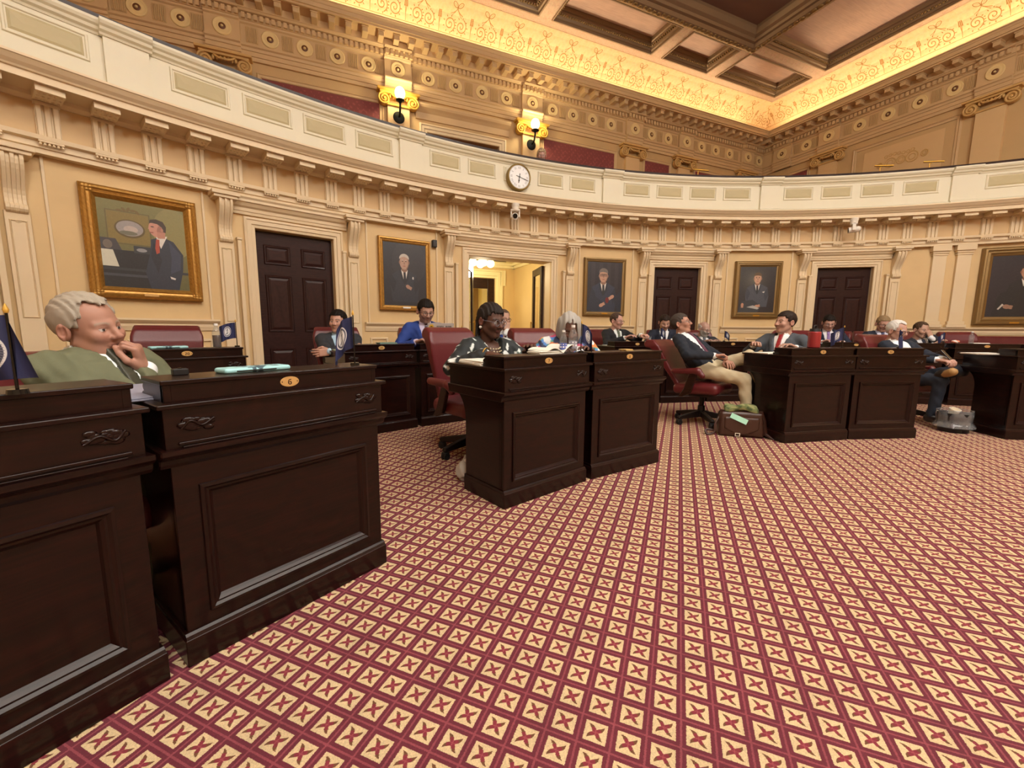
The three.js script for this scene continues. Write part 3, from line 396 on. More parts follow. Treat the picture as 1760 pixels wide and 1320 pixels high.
{ // ceiling: cove, coffered beams, mouldings
  const C = structure('ceiling', 'coffered bronze and pink ceiling above a stencilled golden cove', 'ceiling'), YC = 8.1;
  const cov = [[0.05, 7.2], [0.06, 7.4], [0.10, 7.6], [0.19, 7.78], [0.34, 7.94], [0.52, 8.05], [0.66, 8.095]], pos = [], uv = [], nor = [];
  const rect = d => [[-XS + d, ZB + d], [XS - d, ZB + d], [XS - d, ZF - d], [-XS + d, ZF - d]]; let L = 0; const tot = 1.18;
  for (let k = 0; k < cov.length - 1; k++) { const dl = Math.hypot(cov[k + 1][0] - cov[k][0], cov[k + 1][1] - cov[k][1]);
    for (let s = 0; s < 4; s++) { const a = rect(cov[k][0]), b = rect(cov[k + 1][0]), A = a[s], B = a[(s + 1) % 4], Cc = b[(s + 1) % 4], D = b[s], U = p => (s % 2 ? p[1] : p[0]) / 0.72 * (s === 0 || s === 1 ? 1 : -1);
      for (const [p, h, l] of [[A, cov[k][1], L], [B, cov[k][1], L], [Cc, cov[k + 1][1], L + dl], [A, cov[k][1], L], [Cc, cov[k + 1][1], L + dl], [D, cov[k + 1][1], L + dl]]) { pos.push(p[0], h, p[1]); uv.push(U(p), clamp((l - 0.40) / 0.78, 0.004, 0.996)); } } L += dl; }
  const cg = new THREE.BufferGeometry(); cg.setAttribute('position', new THREE.Float32BufferAttribute(pos, 3)); cg.setAttribute('uv', new THREE.Float32BufferAttribute(uv, 2)); cg.computeVertexNormals();
  part(C, 'cove', [cg], M.cove, 'golden stencilled cove');
  const cof = []; for (const [a, b] of [[-9.31, -6.88], [-6.5, -4.95], [-4.58, -1.73], [-1.37, 1.37], [1.73, 4.58], [4.95, 6.5], [6.88, 9.31]]) { cof.push([a, b, 12.17, 13.2]); cof.push([a, b, -5.2, -4.2]); }
  for (const s of [-1, 1]) for (const [a, b] of [[7.4, 11.8], [2.6, 7.0], [-3.8, 2.2]]) cof.push(s > 0 ? [6.88, 9.31, a, b] : [-9.31, -6.88, a, b]);
  const big = [-6.77, 6.77, -3.8, 12.05], rp = ([a, b, c, d]) => [[a, c], [b, c], [b, d], [a, d]];
  const g = new THREE.ExtrudeGeometry((() => { const s = shapeOf(rp([-XS + 0.6, XS - 0.6, -ZF + 0.6, -ZB - 0.6])); for (const c of [...cof, big]) s.holes.push(shapeOf(rp(c))); return s; })(), { depth: 0.3, bevelEnabled: false });
  g.rotateX(-Math.PI / 2); g.translate(0, YC, 0); part(C, 'beams', [uvMetres(g), box(-XS, XS, 8.62, 8.7, ZB, ZF)], M.beam);
  const flat = (gg) => gg.applyMatrix4(new THREE.Matrix4().set(1, 0, 0, 0, 0, 0, 1, 0, 0, -1, 0, 0, 0, 0, 0, 1)); // (x,N,h) -> (x,h,-N)
  for (const c of cof) { part(C, 'coffer_moulding', [flat(frameRing(...c, [[-0.02, YC + 0.01], [-0.02, YC - 0.025], [0.01, YC - 0.025], [0.02, YC + 0.02], [0.05, YC + 0.03], [0.07, YC + 0.08], [0.12, YC + 0.10], [0.125, YC + 0.14], [0.15, YC + 0.16], [0.17, YC + 0.28]]))], M.bronze);
    part(C, 'coffer_panel', [box(c[0], c[1], YC + 0.24, YC + 0.27, -c[3], -c[2])], M.coffer); 
    if (c[3] > 11) { const eg = []; const [x0, x1, n0, n1] = [c[0] + 0.095, c[1] - 0.095, c[2] + 0.095, c[3] - 0.095]; for (let x = x0; x < x1; x += 0.06) eg.push(sphere(0.024, x, YC + 0.085, -n0, 6), sphere(0.024, x, YC + 0.085, -n1, 6)); for (let n = n0; n < n1; n += 0.06) eg.push(sphere(0.024, x0, YC + 0.085, -n, 6), sphere(0.024, x1, YC + 0.085, -n, 6)); part(C, 'egg_moulding', eg, M.giltDark).userData.kind = 'stuff'; } }
  part(C, 'central_moulding', [flat(frameRing(...big, [[-0.05, YC + 0.01], [-0.05, YC - 0.05], [0.0, YC - 0.10], [0.08, YC - 0.13], [0.16, YC - 0.10], [0.2, YC - 0.04], [0.26, YC - 0.03], [0.28, YC + 0.02], [0.34, YC + 0.06], [0.38, YC + 0.16], [0.40, YC + 0.34]]))], M.bronze);
  part(C, 'central_panel', [box(big[0], LAY.x - LAY.w / 2, YC + 0.22, YC + 0.26, -big[3], -big[2]), box(LAY.x + LAY.w / 2, big[1], YC + 0.22, YC + 0.26, -big[3], -big[2]), box(LAY.x - LAY.w / 2, LAY.x + LAY.w / 2, YC + 0.22, YC + 0.26, -big[3], LAY.z - LAY.d / 2), box(LAY.x - LAY.w / 2, LAY.x + LAY.w / 2, YC + 0.22, YC + 0.26, LAY.z + LAY.d / 2, -big[2])], M.cofferDark);
  const leaf = []; const R = rng(11); for (let n = 7; n < 12.0; n += 0.13) for (const x of [6.66]) leaf.push(sphere(0.05 + 0.015 * R(), x + 0.03 * R(), YC - 0.11, -n, 6, [1, 0.6, 1.1])); for (let x = -1; x < 6.7; x += 0.13) leaf.push(sphere(0.05 + 0.015 * R(), x, YC - 0.11, -11.94 - 0.03 * R(), 6, [1.1, 0.6, 1])); part(C, 'garland', leaf, M.giltDark).userData.kind = 'stuff';
  const lay = []; for (let i = 0; i < 5; i++) for (let j = 0; j < 5; j++) { const x0 = LAY.x - LAY.w / 2 + i * LAY.w / 5, z0 = LAY.z - LAY.d / 2 + j * LAY.d / 5; part(C, 'laylight_pane', [box(x0 + 0.04, x0 + LAY.w / 5 - 0.04, LAY.y, LAY.y + 0.02, z0 + 0.04, z0 + LAY.d / 5 - 0.04)], M.laylight); }
  for (let i = 0; i <= 5; i++) lay.push(box(LAY.x - LAY.w / 2 + i * LAY.w / 5 - 0.04, LAY.x - LAY.w / 2 + i * LAY.w / 5 + 0.04, LAY.y + 0.0, LAY.y + 0.05, LAY.z - LAY.d / 2, LAY.z + LAY.d / 2), box(LAY.x - LAY.w / 2, LAY.x + LAY.w / 2, LAY.y + 0.0, LAY.y + 0.05, LAY.z - LAY.d / 2 + i * LAY.d / 5 - 0.04, LAY.z - LAY.d / 2 + i * LAY.d / 5 + 0.04)); part(C, 'laylight_bars', lay, M.bronze);
  // cove lamp tubes lying behind the cornice edge
  for (const x of [-6.9, -2.3, 2.3, 6.9]) part(C, 'cove_lamp', [rod([x - 2.25, 7.215, -13.80], [x + 2.25, 7.215, -13.80], 0.02)], M.coveTube);
  for (const z of [-11.2, -6.6, -2.0, 2.6]) for (const s of [-1, 1]) part(C, 'cove_lamp', [rod([s * 9.90, 7.215, z - 2.25], [s * 9.90, 7.215, z + 2.25], 0.02)], M.coveTube);
}
// ---------------------------------------------------------------- surface from a distance field (surface nets)
function surfaceNets(f, lo, hi, cell, color) {
  const nx = Math.ceil((hi[0] - lo[0]) / cell) + 1, ny = Math.ceil((hi[1] - lo[1]) / cell) + 1, nzz = Math.ceil((hi[2] - lo[2]) / cell) + 1, D = new Float32Array(nx * ny * nzz), B = 4, id = (x, y, z) => (z * ny + y) * nx + x, rad = cell * B * 0.87 * 1.5;
  for (let z = 0; z < nzz; z += B) for (let y = 0; y < ny; y += B) for (let x = 0; x < nx; x += B) {
    const d = f(lo[0] + (x + (B - 1) / 2) * cell, lo[1] + (y + (B - 1) / 2) * cell, lo[2] + (z + (B - 1) / 2) * cell), far = Math.abs(d) > rad;
    for (let k = z; k < Math.min(nzz, z + B); k++) for (let j = y; j < Math.min(ny, y + B); j++) for (let i = x; i < Math.min(nx, x + B); i++) D[id(i, j, k)] = far ? d : f(lo[0] + i * cell, lo[1] + j * cell, lo[2] + k * cell);
  }
  const vid = new Int32Array(nx * ny * nzz).fill(-1), pos = [], idx = [], E = [[0, 1], [0, 2], [0, 4], [1, 3], [1, 5], [2, 3], [2, 6], [3, 7], [4, 5], [4, 6], [5, 7], [6, 7]];
  const c = new Float32Array(8);
  for (let z = 0; z < nzz - 1; z++) for (let y = 0; y < ny - 1; y++) for (let x = 0; x < nx - 1; x++) {
    let m = 0; for (let k = 0; k < 8; k++) { c[k] = D[id(x + (k & 1), y + ((k >> 1) & 1), z + (k >> 2))]; if (c[k] < 0) m |= 1 << k; }
    if (m === 0 || m === 255) continue; let px = 0, py = 0, pz = 0, n = 0;
    for (const [a, b] of E) { if ((c[a] < 0) === (c[b] < 0)) continue; const t = c[a] / (c[a] - c[b]); px += (a & 1) + t * ((b & 1) - (a & 1)); py += ((a >> 1) & 1) + t * (((b >> 1) & 1) - ((a >> 1) & 1)); pz += (a >> 2) + t * ((b >> 2) - (a >> 2)); n++; }
    vid[id(x, y, z)] = pos.length / 3; pos.push(lo[0] + (x + px / n) * cell, lo[1] + (y + py / n) * cell, lo[2] + (z + pz / n) * cell);
  }
  const quad = (a, b, d, e, fl) => { if (a < 0 || b < 0 || d < 0 || e < 0) return; fl ? idx.push(a, b, d, a, d, e) : idx.push(a, d, b, a, e, d); };
  for (let z = 1; z < nzz - 1; z++) for (let y = 1; y < ny - 1; y++) for (let x = 1; x < nx - 1; x++) {
    const s = D[id(x, y, z)] < 0;
    if (s !== D[id(x + 1, y, z)] < 0) quad(vid[id(x, y - 1, z - 1)], vid[id(x, y, z - 1)], vid[id(x, y, z)], vid[id(x, y - 1, z)], s);
    if (s !== D[id(x, y + 1, z)] < 0) quad(vid[id(x - 1, y, z - 1)], vid[id(x - 1, y, z)], vid[id(x, y, z)], vid[id(x, y, z - 1)], s);
    if (s !== D[id(x, y, z + 1)] < 0) quad(vid[id(x - 1, y - 1, z)], vid[id(x, y - 1, z)], vid[id(x, y, z)], vid[id(x - 1, y, z)], s);
  }
  const g = new THREE.BufferGeometry(); g.setAttribute('position', new THREE.Float32BufferAttribute(pos, 3)); g.setIndex(idx); g.computeVertexNormals();
  const uv = new Float32Array(pos.length / 3 * 2); for (let i = 0; i < uv.length / 2; i++) { uv[i * 2] = pos[i * 3] + pos[i * 3 + 2]; uv[i * 2 + 1] = pos[i * 3 + 1] + pos[i * 3 + 2] * 0.3; } g.setAttribute('uv', new THREE.BufferAttribute(uv, 2));
  if (color) { const col = new Float32Array(pos.length); for (let i = 0; i < pos.length; i += 3) { const k = color(pos[i], pos[i + 1], pos[i + 2]); col[i] = k[0]; col[i + 1] = k[1]; col[i + 2] = k[2]; } g.setAttribute('color', new THREE.BufferAttribute(col, 3)); }
  return g;
}
const smin = (a, b, k) => { const h = Math.max(k - Math.abs(a - b), 0) / k; return Math.min(a, b) - h * h * k * 0.25; };
const smax = (a, b, k) => -smin(-a, -b, k);
const sdEll = (x, y, z, rx, ry, rz) => { const k0 = Math.hypot(x / rx, y / ry, z / rz), k1 = Math.hypot(x / (rx * rx), y / (ry * ry), z / (rz * rz)); return k1 < 1e-9 ? -Math.min(rx, ry, rz) : k0 * (k0 - 1) / k1; };
const sdCap = (x, y, z, a, b, r0, r1) => { const bx = b[0] - a[0], by = b[1] - a[1], bz = b[2] - a[2], px = x - a[0], py = y - a[1], pz = z - a[2], h = clamp((px * bx + py * by + pz * bz) / (bx * bx + by * by + bz * bz + 1e-9)); return Math.hypot(px - bx * h, py - by * h, pz - bz * h) - (r0 + (r1 - r0) * h); };
const sdBox = (x, y, z, hx, hy, hz, r) => { const qx = Math.abs(x) - hx + r, qy = Math.abs(y) - hy + r, qz = Math.abs(z) - hz + r; return Math.hypot(Math.max(qx, 0), Math.max(qy, 0), Math.max(qz, 0)) + Math.min(Math.max(qx, qy, qz), 0) - r; };

// ---------------------------------------------------------------- desks
function textPlate(txt, w = 128, h = 80, bg = '#cfa566', fg = '#3a2412') { return new THREE.MeshStandardMaterial({ roughness: 0.45, metalness: 0.25, map: canvasTex(w, h, (g) => { g.fillStyle = bg; g.fillRect(0, 0, w, h); g.fillStyle = fg; g.font = 'bold 52px sans-serif'; g.textAlign = 'center'; g.textBaseline = 'middle'; g.fillText(txt, w / 2, h / 2 + 3); g.beginPath(); g.arc(14, h / 2, 4, 0, 7); g.arc(w - 14, h / 2, 4, 0, 7); g.fill(); }) }); }
const DW = 0.395, deskGeo = (() => {
  const g = {}, w = DW - 0.012;
  g.plinth = merge([rbox(-w - 0.012, w + 0.012, 0, 0.095, -0.43, 0.02, 0.004), sideExtrude([[-0.43, 0.09], [0.02, 0.09], [0.012, 0.105], [0.004, 0.112], [-0.43, 0.112]], -w - 0.008, w + 0.008)]);
  g.front = merge([rbox(-w, w, 0.10, 0.70, -0.05, -0.012, 0.003), rbox(-w, -w + 0.075, 0.10, 0.70, -0.03, 0.0, 0.003), rbox(w - 0.075, w, 0.10, 0.70, -0.03, 0.0, 0.003), rbox(-w + 0.07, w - 0.07, 0.60, 0.70, -0.03, 0.0, 0.003), rbox(-w + 0.07, w - 0.07, 0.10, 0.165, -0.03, 0.0, 0.003)]);
  g.mould = frameRing(-w + 0.073, w - 0.073, 0.163, 0.602, [[-0.006, 0.0], [-0.004, 0.009], [0.006, 0.012], [0.014, 0.004], [0.02, 0.005], [0.028, -0.004], [0.034, -0.012]]);
  const sp = [[-0.04, 0.10], [-0.42, 0.10], [-0.42, 0.50]]; for (let t = 0; t <= 8; t++) { const a = t / 8 * Math.PI / 2; sp.push([-0.42 - 0.16 * (1 - Math.cos(a)), 0.50 + 0.2 * Math.sin(a)]); } sp.push([-0.04, 0.70]);
  g.sideL = sideExtrude(sp, -w, -w + 0.03, 0.002); g.sideR = sideExtrude(sp, w - 0.03, w, 0.002);
  g.cornice = sideExtrude([[-0.585, 0.685], [0.0, 0.685], [0.008, 0.695], [0.012, 0.71], [0.028, 0.72], [0.036, 0.728], [0.036, 0.738], [-0.60, 0.738]], -w - 0.03, w + 0.03, 0.004);
  g.apron = merge([rbox(-w - 0.012, w + 0.012, 0.736, 0.872, -0.60, 0.02, 0.003), rbox(-w + 0.02, w - 0.02, 0.752, 0.762, 0.016, 0.028, 0.003), rbox(-w + 0.03, w - 0.03, 0.742, 0.748, 0.016, 0.026, 0.002)]);
  const R = rng(21), cv = []; for (let i = 0; i < 26; i++) cv.push(sphere(0.006 + R() * 0.006, (R() - 0.5) * 0.085, (R() - 0.5) * 0.035, 0, 7, [1.6, 0.9, 0.5])); cv.push(tube([[-0.045, -0.012, 0.002], [-0.02, 0.012, 0.005], [0.01, -0.006, 0.005], [0.045, 0.012, 0.002]], 0.004, 16, 5)); const carving = merge(cv);
  g.carvL = at(carving, -w + 0.075, 0.815, 0.022); g.carvR = at(carving, w - 0.075, 0.815, 0.022, 0, 0, Math.PI);
  g.top = merge([rbox(-w - 0.028, w + 0.028, 0.87, 0.886, -0.62, 0.036, 0.005)]);
  const cheek = [[-0.005, 0.885], [-0.005, 0.942], [-0.19, 0.942]]; for (let t = 0; t <= 6; t++) { const a = t / 6 * Math.PI; cheek.push([-0.19 - 0.035 * Math.sin(a) * 0.6 - 0.012 * t / 6, 0.942 - 0.035 * t / 6]); } for (let t = 0; t <= 4; t++) { const a = t / 4 * Math.PI / 2; cheek.push([-0.215 - 0.02 * Math.sin(a), 0.906 - 0.021 * (1 - Math.cos(a))]); }
  g.riser = merge([rbox(-w, w, 0.884, 0.944, -0.03, -0.004, 0.003), sideExtrude(cheek, -w, -w + 0.022, 0.002), sideExtrude(cheek, w - 0.022, w, 0.002), rbox(-w - 0.006, w + 0.006, 0.941, 0.957, -0.205, 0.004, 0.004), rbox(-w + 0.02, w - 0.02, 0.886, 0.944, -0.205, -0.19, 0.002)]);
  const pl = new THREE.Shape(); pl.absellipse(0, 0, 0.034, 0.0185, 0, Math.PI * 2); g.plate = frontExtrude(pl, 0, 0.004, 0.001); { const p = g.plate.attributes.position, u = g.plate.attributes.uv; for (let i = 0; i < p.count; i++) u.setXY(i, 0.5 + p.getX(i) / 0.072, 0.5 + p.getY(i) / 0.045); } g.plate.translate(0, 0.918, -0.005);
  return g; })();
function desk(r, deg, label, num, group) {
  const d = ring('senate_desk', label, 'desk', r, deg, 0, group);
  part(d, 'plinth', deskGeo.plinth, M.wood); const f = part(d, 'front_panel', deskGeo.front, M.wood); part(f, 'panel_moulding', deskGeo.mould, M.wood);
  part(d, 'side_panel', deskGeo.sideL, M.wood); part(d, 'side_panel', deskGeo.sideR, M.wood); part(d, 'cornice_moulding', deskGeo.cornice, M.wood);
  const a = part(d, 'apron', deskGeo.apron, M.wood); part(a, 'carving', deskGeo.carvL, M.wood); part(a, 'carving', deskGeo.carvR, M.wood);
  part(d, 'desktop', deskGeo.top, M.wood); const rs = part(d, 'riser', deskGeo.riser, M.wood); part(rs, 'number_plate', deskGeo.plate, num ? textPlate(num) : M.brassPlate, num ? 'oval brass plate reading ' + num : 'oval brass plate');
  return d;
}
const RF = 6.72, RB = 9.05;
desk(RF, -37.4, 'nearest dark desk at the left edge, in front of the old man in olive', null);
desk(RF, -30.25, 'near dark mahogany desk with brass plate 6', '6');
desk(RF, -16.55, 'dark desk of the woman in black and white, plate 7', '7');
desk(RF, -9.35, 'dark desk with two water bottles on its neighbour, plate 8, left of the aisle', '8');
desk(RF, 11.15, 'reddish mahogany desk behind the leather bag', '9');
desk(RF, 18.0, 'reddish mahogany desk left of the white-haired man with crossed legs', '10');
desk(RF, 32.6, 'mahogany desk behind the bagged wastebasket', null);
const backRow = [[-38.6, null], [-33.3, null], [-28.05, '20'], [-17.6, '21'], [-12.3, '22'], [-6.9, '23'], [6.3, null], [11.6, null], [16.8, null], [29.3, null], [34.6, null], [40.3, null], [45.6, null]];
const backNames = ['back-row desk at the far left behind the old man', 'back-row desk left of the empty burgundy chair', 'back-row desk in front of the empty burgundy chair', 'back-row desk of the man with folded arms', 'back-row desk under the laptop with stickers', 'back-row desk of the man hidden behind the woman', 'back-row desk of the bald man in glasses', 'back-row desk of the man looking down before the middle door', 'back-row desk with a small flag, before the grey-bearded man', 'back-row desk of the man in navy before the right door', 'back-row desk of the man with sandy hair', 'back-row desk with a water bottle near the pilasters', 'back-row desk at the right edge of the picture'];
backRow.forEach(([a, n], i) => desk(RB, a, backNames[i], n));

// ---------------------------------------------------------------- chairs
const chairGeo = (() => {
  const g = {}, line = [[-0.215, 0.44], [-0.245, 0.60], [-0.275, 0.80], [-0.30, 0.98], [-0.335, 1.06], [-0.385, 1.085]];
  const d2 = (z, y) => { let d = 9; for (let i = 0; i < line.length - 1; i++) { const a = line[i], b = line[i + 1], bx = b[0] - a[0], by = b[1] - a[1], h = clamp(((z - a[0]) * bx + (y - a[1]) * by) / (bx * bx + by * by)); d = Math.min(d, Math.hypot(z - a[0] - bx * h, y - a[1] - by * h)); } return d - (0.030 + 0.022 * smooth(0.5, 1.05, y)); };
  g.back = surfaceNets((x, y, z) => { const w = 0.205 + 0.06 * smooth(0.45, 1.05, y) - 0.02 * smooth(1.02, 1.12, y), a = d2(z - 0.12 * x * x * 1.2, y), b = Math.abs(x) - w, r = 0.02; return Math.hypot(Math.max(a + r, 0), Math.max(b + r, 0)) + Math.min(Math.max(a + r, b + r), 0) - r; }, [-0.32, 0.36, -0.5], [0.32, 1.2, -0.1], 0.0125);
  g.seat = surfaceNets((x, y, z) => smin(sdBox(x, y - 0.43 - 0.02 * Math.cos(x * 5) + 0.12 * Math.max(0, z - 0.17) * 1.2, z, 0.255, 0.062, 0.265, 0.05), sdEll(x, y - 0.46, z, 0.21, 0.045, 0.2), 0.04), [-0.32, 0.3, -0.32], [0.32, 0.56, 0.33], 0.0125);
  const arm = s => merge([surfaceNets((x, y, z) => smin(sdCap(x, y, z, [s * 0.285, 0.66, -0.22], [s * 0.285, 0.655, 0.06], 0.034, 0.038), sdCap(x, y, z, [s * 0.285, 0.652, 0.07], [s * 0.285, 0.60, 0.115], 0.036, 0.03), 0.03), [Math.min(s * 0.2, s * 0.37), 0.53, -0.3], [Math.max(s * 0.2, s * 0.37), 0.73, 0.2], 0.011)]);
  const sup = s => sideExtrude([[-0.02, 0.64], [0.06, 0.64], [-0.03, 0.40], [-0.12, 0.36], [-0.16, 0.36], [-0.10, 0.44]], s > 0 ? 0.262 : -0.302, s > 0 ? 0.302 : -0.262, 0.006);
  g.armL = arm(1); g.armR = arm(-1); g.supL = sup(1); g.supR = sup(-1);
  g.column = merge([cyl(0.028, 0.028, 0.2, 0, 0.16, 0), cyl(0.045, 0.04, 0.12, 0, 0.1, 0), rbox(-0.12, 0.12, 0.335, 0.375, -0.12, 0.12, 0.01)]);
  g.leg = merge([(() => { const a = new THREE.Shape(); a.moveTo(0, 0.085); a.lineTo(0.30, 0.072); a.quadraticCurveTo(0.325, 0.07, 0.325, 0.085); a.lineTo(0.32, 0.10); a.quadraticCurveTo(0.15, 0.135, 0, 0.16); a.closePath(); const e = new THREE.ExtrudeGeometry(a, { depth: 0.036, bevelEnabled: true, bevelSize: 0.005, bevelThickness: 0.005, bevelSegments: 1 }); e.translate(0, 0, -0.018); return e; })()]);
  g.caster = merge([at(cyl(0.03, 0.03, 0.02, 0, -0.01, 0), 0.31, 0.03, -0.016, Math.PI / 2), at(cyl(0.03, 0.03, 0.02, 0, -0.01, 0), 0.31, 0.03, 0.016, Math.PI / 2), cyl(0.008, 0.008, 0.05, 0.31, 0.03, 0), rbox(0.285, 0.335, 0.045, 0.066, -0.03, 0.03, 0.008)]);
  return g; })();
function chair(r, deg, face, label, spin = 0.2, recline = 0, pos) {
  const c = ring('leather_chair', label, 'chair', r, deg, 0, 'burgundy leather chairs'); if (pos) c.position.set(pos[0], 0, pos[1]); c.rotation.y = face;
  // turn a part back about the rear edge of the seat
  const set = (m, k, py, pz) => { const a = -recline * k; m.rotation.x = a; m.position.y = py - (py * Math.cos(a) - pz * Math.sin(a)); m.position.z = pz - (py * Math.sin(a) + pz * Math.cos(a)); };
  set(part(c, 'backrest', chairGeo.back, M.leather), 1, 0.45, -0.2); set(part(c, 'seat', chairGeo.seat, M.leather), 0.15, 0.40, 0);
  for (const [a, b] of [['armL', 'supL'], ['armR', 'supR']]) { const m = part(c, 'armrest', chairGeo[a], M.leather); set(m, 0.2, 0.40, 0); part(m, 'arm_support', chairGeo[b], M.darkwood); }
  part(c, 'column', chairGeo.column, M.chairMetal);
  for (let i = 0; i < 5; i++) { const l = part(c, 'base_leg', chairGeo.leg, M.chairMetal); l.rotation.y = spin + i * Math.PI * 2 / 5; part(l, 'caster', chairGeo.caster, M.black); }
  return c;
}

// ---------------------------------------------------------------- pictures
function portrait(draw, w, h, W, H) { return new THREE.MeshPhysicalMaterial({ roughness: 0.5, clearcoat: 0.25, clearcoatRoughness: 0.3, map: canvasTex(W, H, (g) => { draw(g, W, H); const R = rng(W + H); for (let i = 0; i < 2600; i++) { g.fillStyle = R() > 0.5 ? 'rgba(255,240,210,0.022)' : 'rgba(0,0,0,0.03)'; g.save(); g.translate(R() * W, R() * H); g.rotate(R() * 3); g.fillRect(-8, -1.5, 16, 3); g.restore(); } }) }); }
const grad = (g, x0, y0, x1, y1, a, b) => { const q = g.createLinearGradient(x0, y0, x1, y1); q.addColorStop(0, a); q.addColorStop(1, b); return q; };
const poly = (g, c, pts) => { g.fillStyle = c; g.beginPath(); pts.forEach((p, i) => i ? g.lineTo(p[0], p[1]) : g.moveTo(p[0], p[1])); g.closePath(); g.fill(); };
const ell = (g, c, x, y, rx, ry, a = 0) => { g.fillStyle = c; g.beginPath(); g.ellipse(x, y, rx, ry, a, 0, 7); g.fill(); };
function bust(g, x, y, s, o) { // painted sitter: suit, shirt, tie, head
  const P = (a) => a.map(p => [x + p[0] * s, y + p[1] * s]);
  poly(g, o.suit, P([[-1.5, 4.6], [-1.75, 2.6], [-1.5, 1.55], [-0.6, 1.05], [0.6, 1.05], [1.55, 1.55], [1.8, 2.8], [1.6, 4.6]]));
  poly(g, o.suit2, P([[-1.5, 1.6], [-1.75, 2.7], [-1.35, 3.6], [-1.0, 2.4]])); poly(g, o.suit2, P([[1.55, 1.6], [1.8, 2.8], [1.3, 3.7], [1.05, 2.4]]));
  poly(g, '#d9d6cf', P([[-0.42, 1.0], [0.42, 1.0], [0.05, 2.7]])); poly(g, o.tie, P([[-0.13, 1.15], [0.13, 1.15], [0.2, 2.2], [0.02, 2.7], [-0.12, 2.2]]));
  poly(g, o.suit2, P([[-0.6, 1.0], [-0.42, 1.0], [0.03, 2.75], [-0.45, 2.0]])); poly(g, o.suit2, P([[0.6, 1.0], [0.42, 1.0], [0.03, 2.75], [0.5, 2.0]]));
  poly(g, o.skin2, P([[-0.33, 0.5], [0.33, 0.5], [0.36, 1.1], [0, 1.3], [-0.36, 1.1]]));
  ell(g, o.skin, x, y + 0.15 * s, 0.56 * s, 0.80 * s); ell(g, o.skin2, x + 0.3 * s * (o.side || 1), y + 0.25 * s, 0.22 * s, 0.6 * s); ell(g, o.skin, x + 0.05 * s, y + 0.15 * s, 0.42 * s, 0.7 * s);
  ell(g, o.skin2, x - 0.56 * s, y + 0.18 * s, 0.09 * s, 0.18 * s); ell(g, o.skin2, x + 0.56 * s, y + 0.18 * s, 0.09 * s, 0.18 * s);
  g.fillStyle = o.hair; g.beginPath(); g.ellipse(x, y - 0.25 * s, 0.6 * s, 0.55 * s, 0, Math.PI * 0.95, Math.PI * 2.05); g.quadraticCurveTo(x, y - (o.bald ? 0.75 : 0.45) * s, x - 0.58 * s, y - 0.2 * s); g.fill();
  for (const e of [-1, 1]) { ell(g, '#3a2a22', x + e * 0.2 * s, y + 0.05 * s, 0.1 * s, 0.045 * s); ell(g, o.hair, x + e * 0.21 * s, y - 0.08 * s, 0.15 * s, 0.03 * s, e * 0.1); if (o.glasses) { g.strokeStyle = '#2a1c18'; g.lineWidth = 0.05 * s; g.strokeRect(x + e * 0.22 * s - 0.18 * s, y - 0.06 * s, 0.36 * s, 0.24 * s); } }
  poly(g, o.skin2, P([[0, 0.05], [0.1, 0.36], [-0.08, 0.36]])); ell(g, '#9a5a4c', x, y + 0.58 * s, 0.17 * s, 0.045 * s);
}
const hand = (g, c, x, y, s, a) => { g.save(); g.translate(x, y); g.rotate(a); ell(g, c, 0, 0, 0.34 * s, 0.24 * s); for (let i = 0; i < 4; i++) ell(g, c, 0.36 * s, (-0.16 + i * 0.1) * s, 0.2 * s, 0.055 * s); g.restore(); };
function picture(deg, x0w, y0, y1, prof, frameMat, art, label, plateMat, lean = 0, corner) {
  const p = ring('portrait_painting', label, 'painting', RW - 0.035, deg); const hw = x0w / 2, d = prof[prof.length - 1][0]; p.rotation.x = 0;
  const g0 = new THREE.Group();
  const f = part(p, 'frame', [frameRing(-hw, hw, y0, y1, [[0, -0.02], ...prof])], frameMat);
  if (corner) { const cs = []; for (const sx of [-1, 1]) for (const yy of [y0, y1]) for (let k = 0; k < 6; k++) cs.push(sphere(0.028 - 0.002 * k, sx * (hw - 0.035 - (k % 3) * 0.028), yy + (yy === y0 ? 1 : -1) * (0.035 + (k / 3 | 0) * 0.03), 0.055, 8, [1, 1, 0.6])); part(f, 'corner_ornament', cs, frameMat); }
  const cg = new THREE.PlaneGeometry(x0w - 2 * d + 0.01, y1 - y0 - 2 * d + 0.01); cg.translate(0, (y0 + y1) / 2, prof[prof.length - 1][1] + 0.001);
  part(p, 'canvas', [cg], art); part(p, 'backing', [box(-hw + 0.02, hw - 0.02, y0 + 0.02, y1 - 0.02, -0.02, 0)], M.darkwood);
  const nm = part(p, 'name_plate', [rbox(-0.065, 0.065, y0 + 0.03, y0 + 0.058, prof[2][1] - 0.004, prof[2][1] + 0.006, 0.001, 1)], plateMat || M.brass); return p;
}
const profGilt = [[0, 0.04], [0.02, 0.062], [0.04, 0.07], [0.055, 0.055], [0.075, 0.05], [0.085, 0.06], [0.10, 0.045], [0.12, 0.02], [0.125, 0.015]];
const profThin = [[0, 0.03], [0.012, 0.05], [0.03, 0.052], [0.045, 0.035], [0.055, 0.034], [0.075, 0.024], [0.08, 0.015]];
